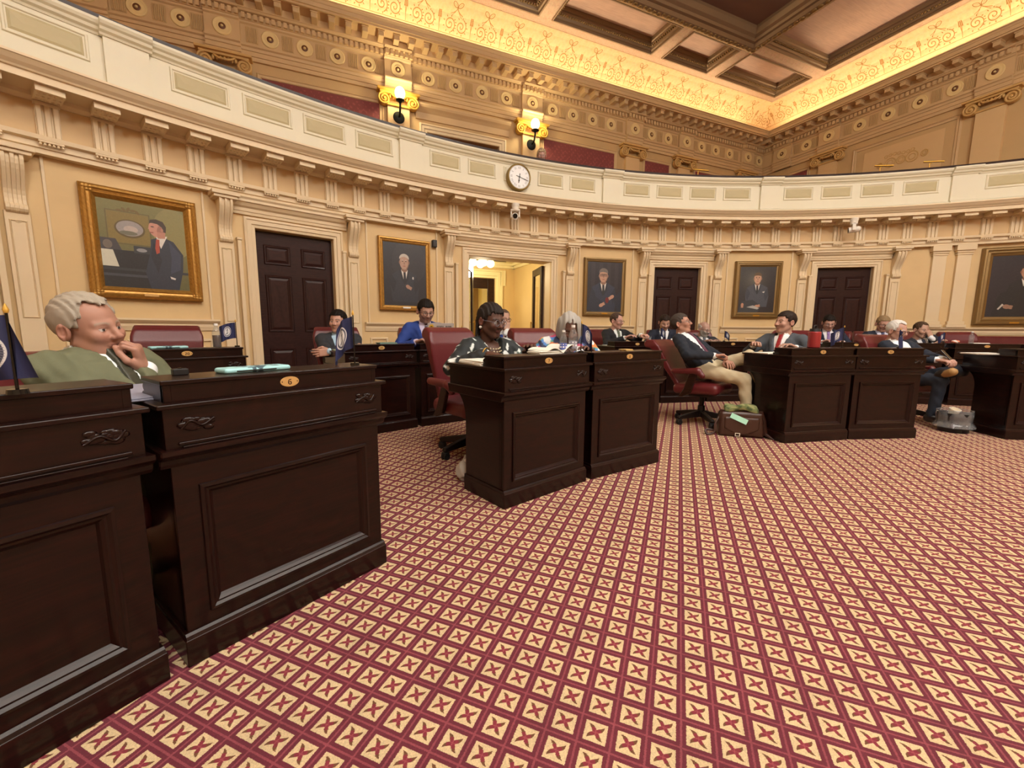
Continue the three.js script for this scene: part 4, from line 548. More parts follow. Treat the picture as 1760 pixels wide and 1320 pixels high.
picture(-26.6, 1.0, 1.44, 2.62, profGilt, M.gilt, portrait((g, w, h) => { // man by a piano
  g.fillStyle = grad(g, 0, 0, 0, h, '#77713f', '#5d5a33'); g.fillRect(0, 0, w, h); ell(g, '#857d4a', w * 0.85, h * 0.3, w * 0.25, h * 0.3);
  g.strokeStyle = '#5e5228'; g.lineWidth = 6; g.strokeRect(w * 0.09, h * 0.12, w * 0.48, h * 0.37); g.fillStyle = '#7e6c33'; g.fillRect(w * 0.1, h * 0.13, w * 0.46, h * 0.35); ell(g, '#5a4a22', w * 0.34, h * 0.31, w * 0.17, h * 0.105); ell(g, '#97918f', w * 0.34, h * 0.305, w * 0.15, h * 0.088); ell(g, '#b7a7a0', w * 0.35, h * 0.315, w * 0.08, h * 0.04); ell(g, '#6d6a58', w * 0.32, h * 0.36, w * 0.1, h * 0.025); for (let i = 0; i < 5; i++) ell(g, '#6b5726', w * (0.24 + 0.05 * i), h * (0.11 - 0.02 * Math.sin(i / 4 * 3.14)), w * 0.035, h * 0.014, i);
  poly(g, '#3d3a3e', [[0, h * 0.44], [w * 0.17, h * 0.44], [w * 0.23, h * 0.57], [0, h * 0.57]]); ell(g, '#6d6258', w * 0.08, h * 0.51, w * 0.05, h * 0.05);
  poly(g, '#17181d', [[0, h * 0.57], [w * 0.56, h * 0.56], [w * 0.56, h], [0, h]]); poly(g, '#2e3138', [[w * 0.36, h * 0.5], [w * 0.56, h * 0.5], [w * 0.56, h * 0.585], [w * 0.36, h * 0.585]]); ell(g, '#8e8f92', w * 0.45, h * 0.545, w * 0.06, h * 0.022); poly(g, '#c8c7b6', [[0, h * 0.57], [w * 0.13, h * 0.57], [w * 0.18, h * 0.76], [0, h * 0.76]]); poly(g, '#2b2d33', [[0, h * 0.77], [w, h * 0.77], [w, h * 0.8], [0, h * 0.8]]); poly(g, '#3a3d46', [[0, h * 0.84], [w * 0.5, h * 0.84], [w * 0.5, h * 0.87], [0, h * 0.87]]);
  poly(g, '#262c3c', [[w * 0.52, h], [w * 0.47, h * 0.8], [w * 0.55, h * 0.55], [w * 0.57, h * 0.4], [w * 0.7, h * 0.35], [w * 0.84, h * 0.4], [w * 0.95, h * 0.55], [w * 0.93, h * 0.75], [w * 0.86, h]]); poly(g, '#333b50', [[w * 0.78, h * 0.4], [w * 0.92, h * 0.55], [w * 0.9, h * 0.74], [w * 0.77, h * 0.8], [w * 0.8, h * 0.6]]); poly(g, '#1c202c', [[w * 0.6, h * 0.42], [w * 0.68, h * 0.64], [w * 0.62, h * 0.8], [w * 0.55, h * 0.6]]);
  poly(g, '#d9d3cc', [[w * 0.63, h * 0.36], [w * 0.77, h * 0.34], [w * 0.68, h * 0.5]]); poly(g, '#a8442f', [[w * 0.63, h * 0.39], [w * 0.67, h * 0.39], [w * 0.66, h * 0.55], [w * 0.62, h * 0.57], [w * 0.61, h * 0.5]]);
  ell(g, '#c08a78', w * 0.64, h * 0.27, w * 0.085, h * 0.095, -0.1); ell(g, '#9e6a5c', w * 0.7, h * 0.29, w * 0.05, h * 0.07); poly(g, '#c08a78', [[w * 0.565, h * 0.24], [w * 0.545, h * 0.275], [w * 0.575, h * 0.28]]); poly(g, '#b57f6d', [[w * 0.65, h * 0.3], [w * 0.75, h * 0.3], [w * 0.74, h * 0.37], [w * 0.65, h * 0.38]]); poly(g, '#3a2a20', [[w * 0.565, h * 0.205], [w * 0.58, h * 0.165], [w * 0.65, h * 0.15], [w * 0.73, h * 0.17], [w * 0.765, h * 0.23], [w * 0.755, h * 0.3], [w * 0.725, h * 0.29], [w * 0.715, h * 0.24], [w * 0.66, h * 0.205], [w * 0.6, h * 0.2]]); ell(g, '#b07c6a', w * 0.712, h * 0.275, w * 0.016, h * 0.022); ell(g, '#4a332a', w * 0.6, h * 0.245, w * 0.02, h * 0.007); ell(g, '#8d4a42', w * 0.585, h * 0.315, w * 0.025, h * 0.007); poly(g, '#cfcac6', [[w * 0.76, h * 0.83], [w * 0.83, h * 0.85], [w * 0.82, h * 0.87], [w * 0.77, h * 0.86]]);
}, 0.75, 0.93, 520, 650), 'large gilt framed portrait of a man in a navy suit beside a piano', M.brassPlate, 0, true);
picture(-10.2, 0.885, 1.43, 2.6, profThin, M.gilt, portrait((g, w, h) => { g.fillStyle = '#22232b'; g.fillRect(0, 0, w, h); ell(g, '#2b2a31', w * 0.6, h * 0.3, w * 0.4, h * 0.35); bust(g, w * 0.48, h * 0.28, w * 0.19, { suit: '#2b2f3a', suit2: '#20232d', tie: '#20232b', skin: '#b08f7c', skin2: '#8a6858', hair: '#bdb6ac', bald: 1 }); hand(g, '#a98470', w * 0.56, h * 0.69, w * 0.17, 0.5); hand(g, '#9a7766', w * 0.84, h * 0.94, w * 0.16, 0.2); ell(g, '#c9c6c2', w * 0.68, h * 0.545, 8, 13); }, 1, 1, 420, 560), 'gilt framed dark portrait of a white-haired seated man beside the open doorway', M.white);
picture(10.1, 0.925, 1.42, 2.58, profThin, M.giltDark, portrait((g, w, h) => { g.fillStyle = '#26232a'; g.fillRect(0, 0, w, h); for (let i = 0; i < 9; i++) { g.fillStyle = i % 2 ? '#2d2830' : '#221f27'; g.fillRect(i * w / 9, h * 0.02, w / 9 - 3, h * 0.5); } bust(g, w * 0.46, h * 0.25, w * 0.215, { suit: '#2d3548', suit2: '#232a3a', tie: '#232a30', skin: '#b99079', skin2: '#8f6c5b', hair: '#6b6460', glasses: 1 }); poly(g, '#262d3d', [[0, h * 0.95], [w * 0.1, h * 0.6], [w * 0.45, h * 0.8], [w * 0.35, h]]); poly(g, '#222938', [[w, h * 0.55], [w * 0.75, h * 0.72], [w * 0.9, h], [w, h]]); hand(g, '#b98e78', w * 0.42, h * 0.86, w * 0.2, -0.5); hand(g, '#b98e78', w * 0.72, h * 0.69, w * 0.2, 2.6); ell(g, '#6d2226', w * 0.58, h * 0.76, w * 0.05, h * 0.06); }, 1, 1, 420, 560), 'bronze framed portrait of a man in glasses right of the open doorway', M.brass);
picture(26.85, 0.965, 1.41, 2.59, [[0, 0.04], [0.02, 0.06], [0.045, 0.062], [0.055, 0.045], [0.075, 0.05], [0.09, 0.03], [0.11, 0.02], [0.115, 0.015]], M.giltDark, portrait((g, w, h) => { g.fillStyle = grad(g, 0, 0, w, h, '#35363a', '#221d22'); g.fillRect(0, 0, w, h); { const q = g.createRadialGradient(w * 0.4, h * 0.28, 10, w * 0.4, h * 0.28, w * 0.5); q.addColorStop(0, 'rgba(98,98,88,0.9)'); q.addColorStop(1, 'rgba(60,60,58,0)'); g.fillStyle = q; g.fillRect(0, 0, w, h); } bust(g, w * 0.5, h * 0.235, w * 0.185, { suit: '#444a56', suit2: '#363c48', tie: '#23262e', skin: '#c49a80', skin2: '#936c58', hair: '#5d4a35' }); poly(g, '#33383f', [[0, h], [w * 0.1, h * 0.75], [w * 0.4, h * 0.72], [w * 0.65, h * 0.85], [w * 0.55, h]]); hand(g, '#b98a70', w * 0.12, h * 0.83, w * 0.16, 1.6); hand(g, '#b98a70', w * 0.52, h * 0.86, w * 0.18, -0.2); poly(g, '#a9a8a6', [[w * 0.24, h * 0.88], [w * 0.42, h * 0.84], [w * 0.6, h * 0.9], [w * 0.55, h * 0.93]]); poly(g, '#d5d1cc', [[w * 0.64, h * 0.55], [w * 0.72, h * 0.53], [w * 0.7, h * 0.57]]); }, 1, 1, 420, 560), 'bronze framed portrait of a young man in a grey suit holding papers', M.brass);
picture(49.0, 1.10, 1.27, 2.72, [[0, 0.05], [0.025, 0.075], [0.05, 0.08], [0.07, 0.05], [0.10, 0.06], [0.12, 0.04], [0.15, 0.025], [0.16, 0.015]], M.giltDark, portrait((g, w, h) => { g.fillStyle = '#211c25'; g.fillRect(0, 0, w, h); bust(g, w * 0.62, h * 0.25, w * 0.175, { suit: '#1a1b20', suit2: '#15161a', tie: '#17181c', skin: '#a5785f', skin2: '#7a5343', hair: '#2a2020' }); poly(g, '#17181d', [[w * 0.1, h], [w * 0.2, h * 0.62], [w * 0.6, h * 0.5], [w, h * 0.7], [w, h]]); hand(g, '#94705c', w * 0.36, h * 0.83, w * 0.2, 0.2); poly(g, '#b9b2aa', [[w * 0.2, h * 0.87], [w * 0.28, h * 0.78], [w * 0.31, h * 0.8], [w * 0.23, h * 0.88]]); }, 1, 1, 420, 560), 'large dark portrait with an ornate frame at the right edge', M.brass, 0, true);

// ---------------------------------------------------------------- fittings
{ // wall clock on the parapet
  const c = ring('wall_clock', 'round white clock with roman numerals on the gallery parapet', 'clock', 11.16, 0.0, 3.825), r = 0.205;
  part(c, 'case', [at(lathe([[r + 0.022, -0.08], [r + 0.024, 0.0], [r + 0.015, 0.022], [r, 0.024], [r - 0.008, 0.01]], 48), 0, 0, 0, Math.PI / 2)], new THREE.MeshStandardMaterial({ color: '#8c7440', roughness: 0.35, metalness: 0.6 }));
  const f = new THREE.CircleGeometry(r, 48); f.translate(0, 0, 0.008);
  part(c, 'dial', [f], new THREE.MeshStandardMaterial({ roughness: 0.4, map: canvasTex(512, 512, (g) => { g.fillStyle = '#eceef0'; g.fillRect(0, 0, 512, 512); g.fillStyle = '#55585f'; g.strokeStyle = '#777a80'; g.lineWidth = 3; g.beginPath(); g.arc(256, 256, 236, 0, 7); g.stroke(); g.font = '54px serif'; g.textAlign = 'center'; g.textBaseline = 'middle'; ['XII', 'I', 'II', 'III', 'IIII', 'V', 'VI', 'VII', 'VIII', 'IX', 'X', 'XI'].forEach((t, i) => { g.save(); g.translate(256, 256); g.rotate(i * Math.PI / 6); g.fillText(t, 0, -192); g.restore(); }); for (let i = 0; i < 60; i++) { g.save(); g.translate(256, 256); g.rotate(i * Math.PI / 30); g.fillRect(-1.5, -234, 3, i % 5 ? 8 : 14); g.restore(); } }) }));
  const hd = (len, a, w, tail, nm) => { const m = part(c, nm, [rbox(-w, w, -tail, len, 0.012, 0.017, 0.001, 1), cyl(w * 2.2, w * 2.2, 0.004, 0, 0, 0, 14).rotateX(Math.PI / 2).translate(0, len * 0.62, 0.013)], M.blackGloss); m.rotation.z = -a; };
  hd(0.105, 188 * DEG, 0.006, 0.06, 'hour_hand'); hd(0.18, 105 * DEG, 0.004, 0.065, 'minute_hand'); part(c, 'hub', [cyl(0.012, 0.012, 0.012, 0, 0, 0).rotateX(Math.PI / 2).translate(0, 0, 0.012)], M.blackGloss);
}
function dome(deg, label, yaw, pitch) { // pan-tilt camera under the cornice
  const c = ring('security_camera', label, 'camera', 11.06, deg, 3.33);
  part(c, 'mount', [cyl(0.07, 0.075, 0.05, 0, -0.05, 0), cyl(0.06, 0.065, 0.07, 0, -0.12, 0)], M.camWhite);
  const b = part(c, 'yoke', [rbox(-0.085, -0.06, -0.24, -0.1, -0.03, 0.03, 0.01), rbox(0.06, 0.085, -0.24, -0.1, -0.03, 0.03, 0.01), rbox(-0.085, 0.085, -0.13, -0.1, -0.045, 0.045, 0.01)], M.camWhite); b.rotation.y = yaw;
  const h = part(c, 'camera_head', [at(cyl(0.056, 0.056, 0.15, 0, -0.075, 0), 0, 0, 0, Math.PI / 2), sphere(0.056, 0, 0, -0.07, 16)], M.camWhite); h.position.y = -0.215; h.rotation.order = 'YXZ'; h.rotation.set(pitch, yaw, 0);
  part(h, 'lens', [at(cyl(0.042, 0.042, 0.012, 0, -0.006, 0), 0, 0, 0.078, Math.PI / 2)], M.blackGloss);
}
dome(-0.6, 'white pan-tilt camera hanging below the clock', -0.45, 0.15); dome(34.6, 'white pan-tilt camera under the gallery on the right', -1.9, 0.1);
{ const s = ring('wall_speaker', 'small black box on the wall at the corner of the old man portrait', 'speaker', RW - 0.03, -7.55, 2.58); part(s, 'housing', [rbox(-0.04, 0.04, -0.06, 0.06, -0.03, 0.04, 0.006)], M.black); part(s, 'grille', [rbox(-0.032, 0.032, -0.05, 0.05, 0.039, 0.043, 0.002)], M.blackGloss); }
for (const s of [-1, 1]) { // globe sconces on the gilded pilasters
  const c = thing('globe_sconce', s < 0 ? 'lit globe wall lamp on the left gilded pilaster' : 'lit globe wall lamp on the right gilded pilaster', 'sconce', [s * 1.62, 5.72, ZB + 0.09], 0, 'gallery sconces');
  part(c, 'backplate', [at(lathe([[0.001, 0.05], [0.05, 0.045], [0.07, 0.03], [0.11, 0.02], [0.125, 0.0]], 28), 0, 0, 0, Math.PI / 2)], M.iron);
  part(c, 'arm', [tube([[0, 0, 0.04], [0, 0.02, 0.14], [0, 0.12, 0.2], [0, 0.2, 0.21]], 0.022, 20, 8)], M.iron); part(c, 'cup', [at(lathe([[0.02, 0], [0.035, 0.03], [0.09, 0.055], [0.095, 0.07], [0.04, 0.08], [0.045, 0.12]], 24), 0, 0.19, 0.21)], M.iron);
  part(c, 'globe', [sphere(0.115, 0, 0.40, 0.21, 28, [0.95, 1.1, 0.95])], M.globe, 'glowing opal globe');
  const l = new THREE.PointLight(new THREE.Color(1, 0.82, 0.48), 4.0); l.position.set(s * 1.62, 6.12, ZB + 0.30); l.castShadow = true; l.shadow.radius = 5; scene.add(l);
}
for (const [x, z, n] of [[-3.6, -1.6, 'left'], [3.6, -2.6, 'right']]) { // chandeliers over the well, above the camera's view
  const c = thing('brass_chandelier', 'brass chandelier with a ring of opal globes hanging over the ' + n + ' side of the chamber', 'chandelier', [x, 5.7, z]);
  part(c, 'stem', [cyl(0.02, 0.02, 2.6, 0, 0, 0), sphere(0.09, 0, 0.02, 0, 20), lathe([[0.001, 2.62], [0.14, 2.6], [0.1, 2.54], [0.03, 2.5]], 24)], M.brass);
  for (let i = 0; i < 12; i++) { const a = i * Math.PI / 6, X = 0.62 * Math.cos(a), Z = 0.62 * Math.sin(a); const m = part(c, 'lamp_arm', [tube([[0, 0.02, 0], [X * 0.5, -0.12, Z * 0.5], [X, 0.0, Z]], 0.014, 16, 6), cyl(0.05, 0.03, 0.03, X, 0, Z)], M.brass); part(m, 'globe', [sphere(0.10, X, 0.12, Z, 20)], M.globe); }
  const l = new THREE.PointLight(new THREE.Color(1, 0.955, 0.89), 74); l.position.set(x, 5.82, z); l.castShadow = true; l.shadow.radius = 22; scene.add(l);
}
{ // foyer lamp with four globes
  const c = thing('globe_chandelier', 'four-globe ceiling lamp in the foyer', 'lamp', [-0.22, 2.78, -12.8]); part(c, 'stem', [cyl(0.05, 0.06, 0.03, 0, -0.03, 0), cyl(0.012, 0.012, 0.14, 0, -0.16, 0)], M.brass);
  [[-0.13, -0.23, 0.05], [0.02, -0.265, 0.10], [0.15, -0.20, -0.06], [0.28, -0.235, 0.04]].forEach(p => { const a = part(c, 'lamp_arm', [rod([0, -0.14, 0], [p[0], p[1] + 0.08, p[2]], 0.008)], M.brass); part(a, 'globe', [sphere(0.085, ...p, 20)], M.globe); });
  const l = new THREE.PointLight(new THREE.Color(1, 0.86, 0.58), 6.5); l.position.set(-0.16, 2.40, -12.75); l.castShadow = true; l.shadow.radius = 8; scene.add(l);
}
[[37.3, 'brass reading lamp on the parapet, left of the right-hand pair', 0.35], [41.3, 'brass reading lamp on the parapet, right of the right-hand pair', 0.35], [19.7, 'small brass lamp on the parapet near the room corner', 0.3]].forEach(([a, lb, t]) => { const c = ring('parapet_lamp', lb, 'lamp', 11.33, a, 4.19); part(c, 'stem', [cyl(0.008, 0.008, 0.14, -0.05, 0, 0), rod([-0.05, 0.13, 0], [0, 0.165, 0.02], 0.008), cyl(0.03, 0.03, 0.012, -0.05, 0, 0)], M.brass); part(c, 'shade', [rod([-0.14, 0.185, -0.02], [0.14, 0.14, 0.06], 0.016)], M.brass); });
{ // burgundy bench against the wall on the right
  const b = structureLess('wall_bench', 'long burgundy leather bench against the wall under the paired pilasters', 'bench'); part(b, 'backrest', [arc([[11.42, 0.45], [11.30, 0.45], [11.28, 0.9], [11.29, 1.03], [11.33, 1.06], [11.42, 1.06]], 40.6, 54)], M.leather); part(b, 'seat', [arc([[11.42, 0.28], [10.86, 0.28], [10.84, 0.36], [10.87, 0.45], [11.42, 0.46]], 40.6, 54)], M.leather); part(b, 'bench_base', [arcBox(10.92, 11.42, 0, 0.28, 40.6, 54)], M.darkwood);
}
function structureLess(name, label, category) { return thing(name, label, category); }

// ---------------------------------------------------------------- small things
const flagMat = new THREE.MeshStandardMaterial({ roughness: 0.7, side: THREE.DoubleSide, map: canvasTex(256, 192, (g) => { g.fillStyle = '#20264f'; g.fillRect(0, 0, 256, 192); g.fillStyle = '#d9d9da'; g.beginPath(); g.arc(128, 96, 62, 0, 7); g.fill(); g.strokeStyle = '#3c3f52'; g.lineWidth = 9; g.beginPath(); g.arc(128, 96, 50, 0, 7); g.stroke(); g.strokeStyle = '#777a86'; g.lineWidth = 2; for (let i = 0; i < 40; i++) { const a = i / 40 * 6.283; g.beginPath(); g.moveTo(128 + 44 * Math.cos(a), 96 + 44 * Math.sin(a)); g.lineTo(128 + 57 * Math.cos(a), 96 + 57 * Math.sin(a)); g.stroke(); } g.fillStyle = '#6a6f7c'; g.fillRect(118, 66, 9, 42); g.fillRect(110, 74, 26, 7); g.beginPath(); g.arc(122, 61, 6, 0, 7); g.fill(); g.fillStyle = '#80858f'; g.beginPath(); g.ellipse(134, 118, 26, 7, 0.2, 0, 7); g.fill(); g.fillRect(140, 70, 3, 50); }) });
function deskFlag(pos, turn, label, k = 1, droop = 0.6, w = 0.15, skew = 0, ch = 0.17) { k *= 0.78; droop *= 0.62;
  const f = thing('desk_flag', label, 'flag', pos, turn, 'small blue state flags on the desks'); part(f, 'staff', [cyl(0.0035, 0.0028, 0.27 * k, 0, 0, 0, 8), cyl(0.02, 0.018, 0.012, 0, 0, 0, 16)], M.blackGloss); part(f, 'finial', [lathe([[0.001, 0.27 * k + 0.022], [0.006, 0.27 * k + 0.008], [0.004, 0.27 * k]], 8)], M.goldPaint);
  const g = new THREE.PlaneGeometry(w, ch * k, 24, 14), p = g.attributes.position; for (let i = 0; i < p.count; i++) { const u = (p.getX(i) + w / 2) / w, v = p.getY(i) / ch; const x = u * w * (1 - 0.45 * droop * u); p.setXYZ(i, x * Math.cos(droop * 0.3) + 0.004 - skew * (0.5 - v / k) * (1 - u), (0.265 - ch / 2) * k + p.getY(i) - droop * 0.09 * u * u - droop * 0.03 * u, 0.018 * Math.sin(u * 7 + v * 2) * u + 0.01 * Math.sin(u * 13)); } g.computeVertexNormals(); part(f, 'flag_cloth', [g], flagMat, 'navy flag cloth with a round white seal'); return f;
}
function bottle(pos, label, k = 1, labelHex = '#4b5fae', cap = '#e9e9e6', fill) {
  const b = thing('water_bottle', label, 'bottle', pos); const prof = [[0.001, 0], [0.028, 0.0], [0.031, 0.006], [0.031, 0.05], [0.0295, 0.054], [0.031, 0.06], [0.031, 0.11], [0.029, 0.128], [0.019, 0.155], [0.0125, 0.168], [0.0125, 0.185]].map(p => [p[0] * k, p[1] * k]);
  part(b, 'bottle_body', [lathe(prof, 24)], M.plastic); part(b, 'cap', [cyl(0.0145 * k, 0.0145 * k, 0.018 * k, 0, 0.178 * k, 0, 20)], new THREE.MeshStandardMaterial({ color: cap, roughness: 0.4 }));
  if (labelHex) part(b, 'bottle_label', [lathe([[0.0316 * k, 0.03 * k], [0.0316 * k, 0.085 * k]], 24)], new THREE.MeshStandardMaterial({ side: THREE.DoubleSide, roughness: 0.5, map: canvasTex(256, 64, (g) => { g.fillStyle = labelHex; g.fillRect(0, 0, 256, 64); g.fillStyle = '#e6e6ee'; for (let i = 0; i < 8; i++) { g.fillRect(i * 32 + 4, 8, 12, 10); g.fillRect(i * 32 + 2, 30, 20, 16); } }) }));
  if (fill) part(b, 'drink', [lathe([[0.001, 0.003], [0.028 * k, 0.004], [0.0285 * k, 0.1 * k], [0.001, 0.1 * k]], 20)], new THREE.MeshStandardMaterial({ color: fill, roughness: 0.2 })); return b;
}
const Rz = (r, a, y) => { const p = pol(r, a, y); return [p.x, p.y, p.z]; };
const DT = 0.957, WS = 0.886; // riser top, work surface
// flags
deskFlag(Rz(RF - 0.02, -36.0, DT), 2.73, 'navy desk flag at the left edge, in front of the old man', 0.92, 0.30, 0.135, 0.06, 0.21);
deskFlag(Rz(RF + 0.06, -27.6, DT), 2.6, 'navy desk flag drooping on the desk with plate 6', 1.05, 1.25, 0.13);
deskFlag(Rz(RB + 0.1, -25.7, DT), Math.PI + 0.3, 'navy desk flag beside the cola bottle', 1.0, 0.5, 0.13);
deskFlag(Rz(RF + 0.08, -13.2, DT), -0.6, 'small flag beside the two water bottles', 1.0, 1.1, 0.11);
deskFlag(Rz(RB + 0.12, 16.3, DT), -0.9, 'small flag on the back-row desk below the young man portrait', 0.8, 1.0, 0.10);
deskFlag(Rz(RB + 0.1, 9.2, DT), -0.7, 'small flag before the man looking down at the middle door', 1.0, 1.1, 0.10);
deskFlag(Rz(RF + 0.12, 14.2, DT), 2.7, 'drooping flag right of the man with the red tie', 1.0, 0.8, 0.15);
deskFlag(Rz(RF + 0.1, 19.6, DT), -2.6, 'small flag against the white-haired man', 0.9, 1.1, 0.11);
deskFlag(Rz(RB + 0.1, 37.3, DT), 2.8, 'small flag on the dark back-row desk left of the water bottle', 0.8, 0.9, 0.12);
deskFlag(Rz(RB + 0.1, -11.0, DT), 2.6, 'small flag tip between the laptop and the woman', 0.9, 1.2, 0.10);
// bottles and cups
bottle(Rz(RF + 0.10, -14.55, DT), 'smaller water bottle with blue label beside the grey-haired woman', 0.83); bottle(Rz(RF + 0.10, -13.75, DT), 'taller water bottle with grey label beside the grey-haired woman', 1.02, '#8d8f9c');
bottle(Rz(RB + 0.1, -26.6, DT), 'half-full cola bottle with a white cap on the desk before the empty chair', 1.0, null, '#eeeeee', '#33120f'); bottle(Rz(RB + 0.1, 39.4, DT), 'water bottle on the dark back-row desk at the right', 0.95, null);
function glassBox(pos, label) { const c = thing('clear_cup', label, 'cup', pos); part(c, 'cup_wall', [lathe([[0.001, 0.002], [0.034, 0.002], [0.04, 0.07], [0.038, 0.07], [0.033, 0.005], [0.001, 0.005]], 24)], M.plastic); part(c, 'ice', [cyl(0.032, 0.034, 0.035, 0, 0.004, 0)], M.white); return c; }
glassBox(Rz(RB + 0.1, 7.9, DT), 'clear cup on the desk of the bald man in glasses');
{ const c = thing('lidded_tub', 'clear tub with a white lid beside the sandy-haired man', 'tub', Rz(RB + 0.1, 30.5, DT)); part(c, 'tub_body', [lathe([[0.001, 0.0], [0.075, 0.0], [0.085, 0.11], [0.082, 0.11], [0.072, 0.004], [0.001, 0.004]], 24)], M.plastic); part(c, 'lid', [cyl(0.09, 0.09, 0.018, 0, 0.11, 0, 28)], M.white); const b = thing('white_mug', 'white paper cup right of the lidded tub', 'cup', Rz(RB + 0.07, 31.3, DT)); part(b, 'cup_wall', [lathe([[0.001, 0.0], [0.03, 0.0], [0.042, 0.085], [0.039, 0.085], [0.028, 0.004], [0.001, 0.004]], 24)], M.white); }
{ const c = thing('travel_mug', 'red insulated mug with a black handle on the mahogany desk', 'mug', Rz(RF + 0.09, 10.9, DT), 0.2); part(c, 'mug_body', [lathe([[0.001, 0], [0.052, 0], [0.056, 0.01], [0.056, 0.155], [0.05, 0.165], [0.001, 0.165]], 28)], new THREE.MeshPhysicalMaterial({ color: '#8c2228', roughness: 0.35, clearcoat: 0.4 })); part(c, 'mug_lid', [cyl(0.05, 0.044, 0.03, 0, 0.165, 0)], M.black); part(c, 'carry_loop', [tube([[-0.035, 0.185, 0], [-0.03, 0.22, 0], [0.03, 0.22, 0], [0.035, 0.185, 0]], 0.007, 16, 8)], M.black); }
// papers, folders, phones, cases
function sheet(pos, w, d, h, mat, label, turn, cat = 'papers', name = 'paper_stack') { const s = thing(name, label, cat, pos, turn); const n = Math.max(2, Math.round(h / 0.006)); for (let i = 0; i < n; i++) part(s, 'sheet', [at(rbox(-w / 2, w / 2, 0, h / n, -d / 2, d / 2, Math.min(0.002, h / n / 2.2), 1), 0.004 * Math.sin(i * 5), i * h / n, 0.004 * Math.cos(i * 3), 0, 0.05 * Math.sin(i * 7), 0)], mat); return s; }
const caseMat = new THREE.MeshStandardMaterial({ roughness: 0.45, map: canvasTex(256, 64, (g) => { g.fillStyle = '#9fd3d8'; g.fillRect(0, 0, 256, 64); g.fillStyle = '#33525f'; const R = rng(8); for (let i = 0; i < 14; i++) { g.beginPath(); g.ellipse(60 + R() * 170, 10 + R() * 44, 8 + R() * 18, 4 + R() * 7, R() * 3, 0, 7); g.fill(); } g.fillStyle = '#5b7f8c'; for (let i = 0; i < 10; i++) g.fillRect(20 + R() * 210, R() * 60, 20, 4); }) });
function gcase(pos, turn, label) { const c = thing('glasses_case', label, 'pouch', pos, turn); const g = surfaceNets((x, y, z) => sdBox(x, y - 0.009, z, 0.118, 0.010, 0.045, 0.0095), [-0.14, -0.01, -0.06], [0.14, 0.03, 0.06], 0.004); const u = g.attributes.uv, p = g.attributes.position; for (let i = 0; i < p.count; i++) u.setXY(i, 0.5 + p.getX(i) / 0.24, 0.5 + p.getZ(i) / 0.1); part(c, 'pouch_body', [g], caseMat); part(c, 'zip', [rbox(-0.08, 0.06, 0.006, 0.010, 0.043, 0.047, 0.001, 1)], M.black); return c; }
gcase(Rz(RF + 0.11, -30.9, DT), 30.9 * DEG + 0.05, 'pale blue patterned pouch lying on the desk with plate 6'); gcase(Rz(RB + 0.11, -28.6, DT), 28 * DEG, 'pale blue pouch on the desk before the empty chair');
{ const t = thing('small_receiver', 'small black block on the desk beside plate 6, behind the left end', 'device', Rz(RF + 0.16, -32.7, DT), 0.5); part(t, 'housing', [rbox(-0.022, 0.022, 0, 0.022, -0.014, 0.014, 0.003)], M.black); part(t, 'button', [cyl(0.006, 0.006, 0.003, 0, 0.022, 0)], M.blackGloss); }
sheet(Rz(RF + 0.33, -32.8, WS), 0.3, 0.42, 0.012, new THREE.MeshStandardMaterial({ color: '#8f8fa0', roughness: 0.6 }), 'grey folder lying on the desk beside the old man', 33 * DEG, 'folder', 'desk_folder');
sheet(Rz(RF + 0.36, -18.9, WS), 0.2, 0.28, 0.03, M.paper, 'stack of papers under the hand of the woman in black and white', 0.2);
sheet(Rz(RF + 0.12, -15.9, DT), 0.22, 0.12, 0.02, M.paper, 'loose white pages on the riser in front of the grey-haired woman', 0.3); 
{ const b = thing('open_book', 'open white magazine between the two women', 'book', Rz(RF + 0.16, -14.95, DT), 0.35); for (const s of [-1, 1]) { const g = new THREE.BoxGeometry(0.16, 0.004, 0.2, 12, 1, 1), p = g.attributes.position; for (let i = 0; i < p.count; i++) { const u = (p.getX(i) + 0.08) / 0.16; p.setXYZ(i, s * (0.002 + u * 0.15), p.getY(i) + 0.004 + 0.035 * Math.sin(u * 2.6) + (s > 0 ? 0.03 * u : 0), p.getZ(i)); } g.computeVertexNormals(); part(b, 'page', [g], M.paper); } }
sheet(Rz(RB + 0.3, 4.9, WS), 0.28, 0.22, 0.012, new THREE.MeshStandardMaterial({ color: '#cfe0e4', roughness: 0.6 }), 'white document under the writing hand of the bald man', -0.2);
sheet(Rz(RF + 0.12, -8.6, DT), 0.1, 0.07, 0.012, new THREE.MeshStandardMaterial({ color: '#c9a86a', roughness: 0.6 }), 'small tan packet lying on the desk with plate 8', 0.3, 'packet', 'tan_packet');
sheet(Rz(RF + 0.34, 8.9, WS), 0.34, 0.22, 0.012, M.paper, 'white papers on the desk in front of the man with the red tie', -0.2);
sheet(Rz(RF + 0.3, 28.9, WS), 0.3, 0.2, 0.016, M.white, 'white folder on the desk behind the wastebasket', -0.5, 'folder', 'desk_folder');
sheet(Rz(RB + 0.14, 40.2, DT), 0.2, 0.1, 0.012, M.paper, 'folded pages beside the far right water bottle', -0.7);
sheet(Rz(RB + 0.12, -16.9, DT), 0.2, 0.1, 0.014, new THREE.MeshStandardMaterial({ color: '#6f8c80', roughness: 0.5 }), 'green folder on the desk of the man with folded arms', 0.3, 'folder', 'desk_folder');
sheet(Rz(RB + 0.42, -19.2, WS), 0.24, 0.16, 0.012, new THREE.MeshStandardMaterial({ color: '#b9c2a4', roughness: 0.6 }), 'pale green pad in front of the man with folded arms', 0.4, 'notepad', 'note_pad');
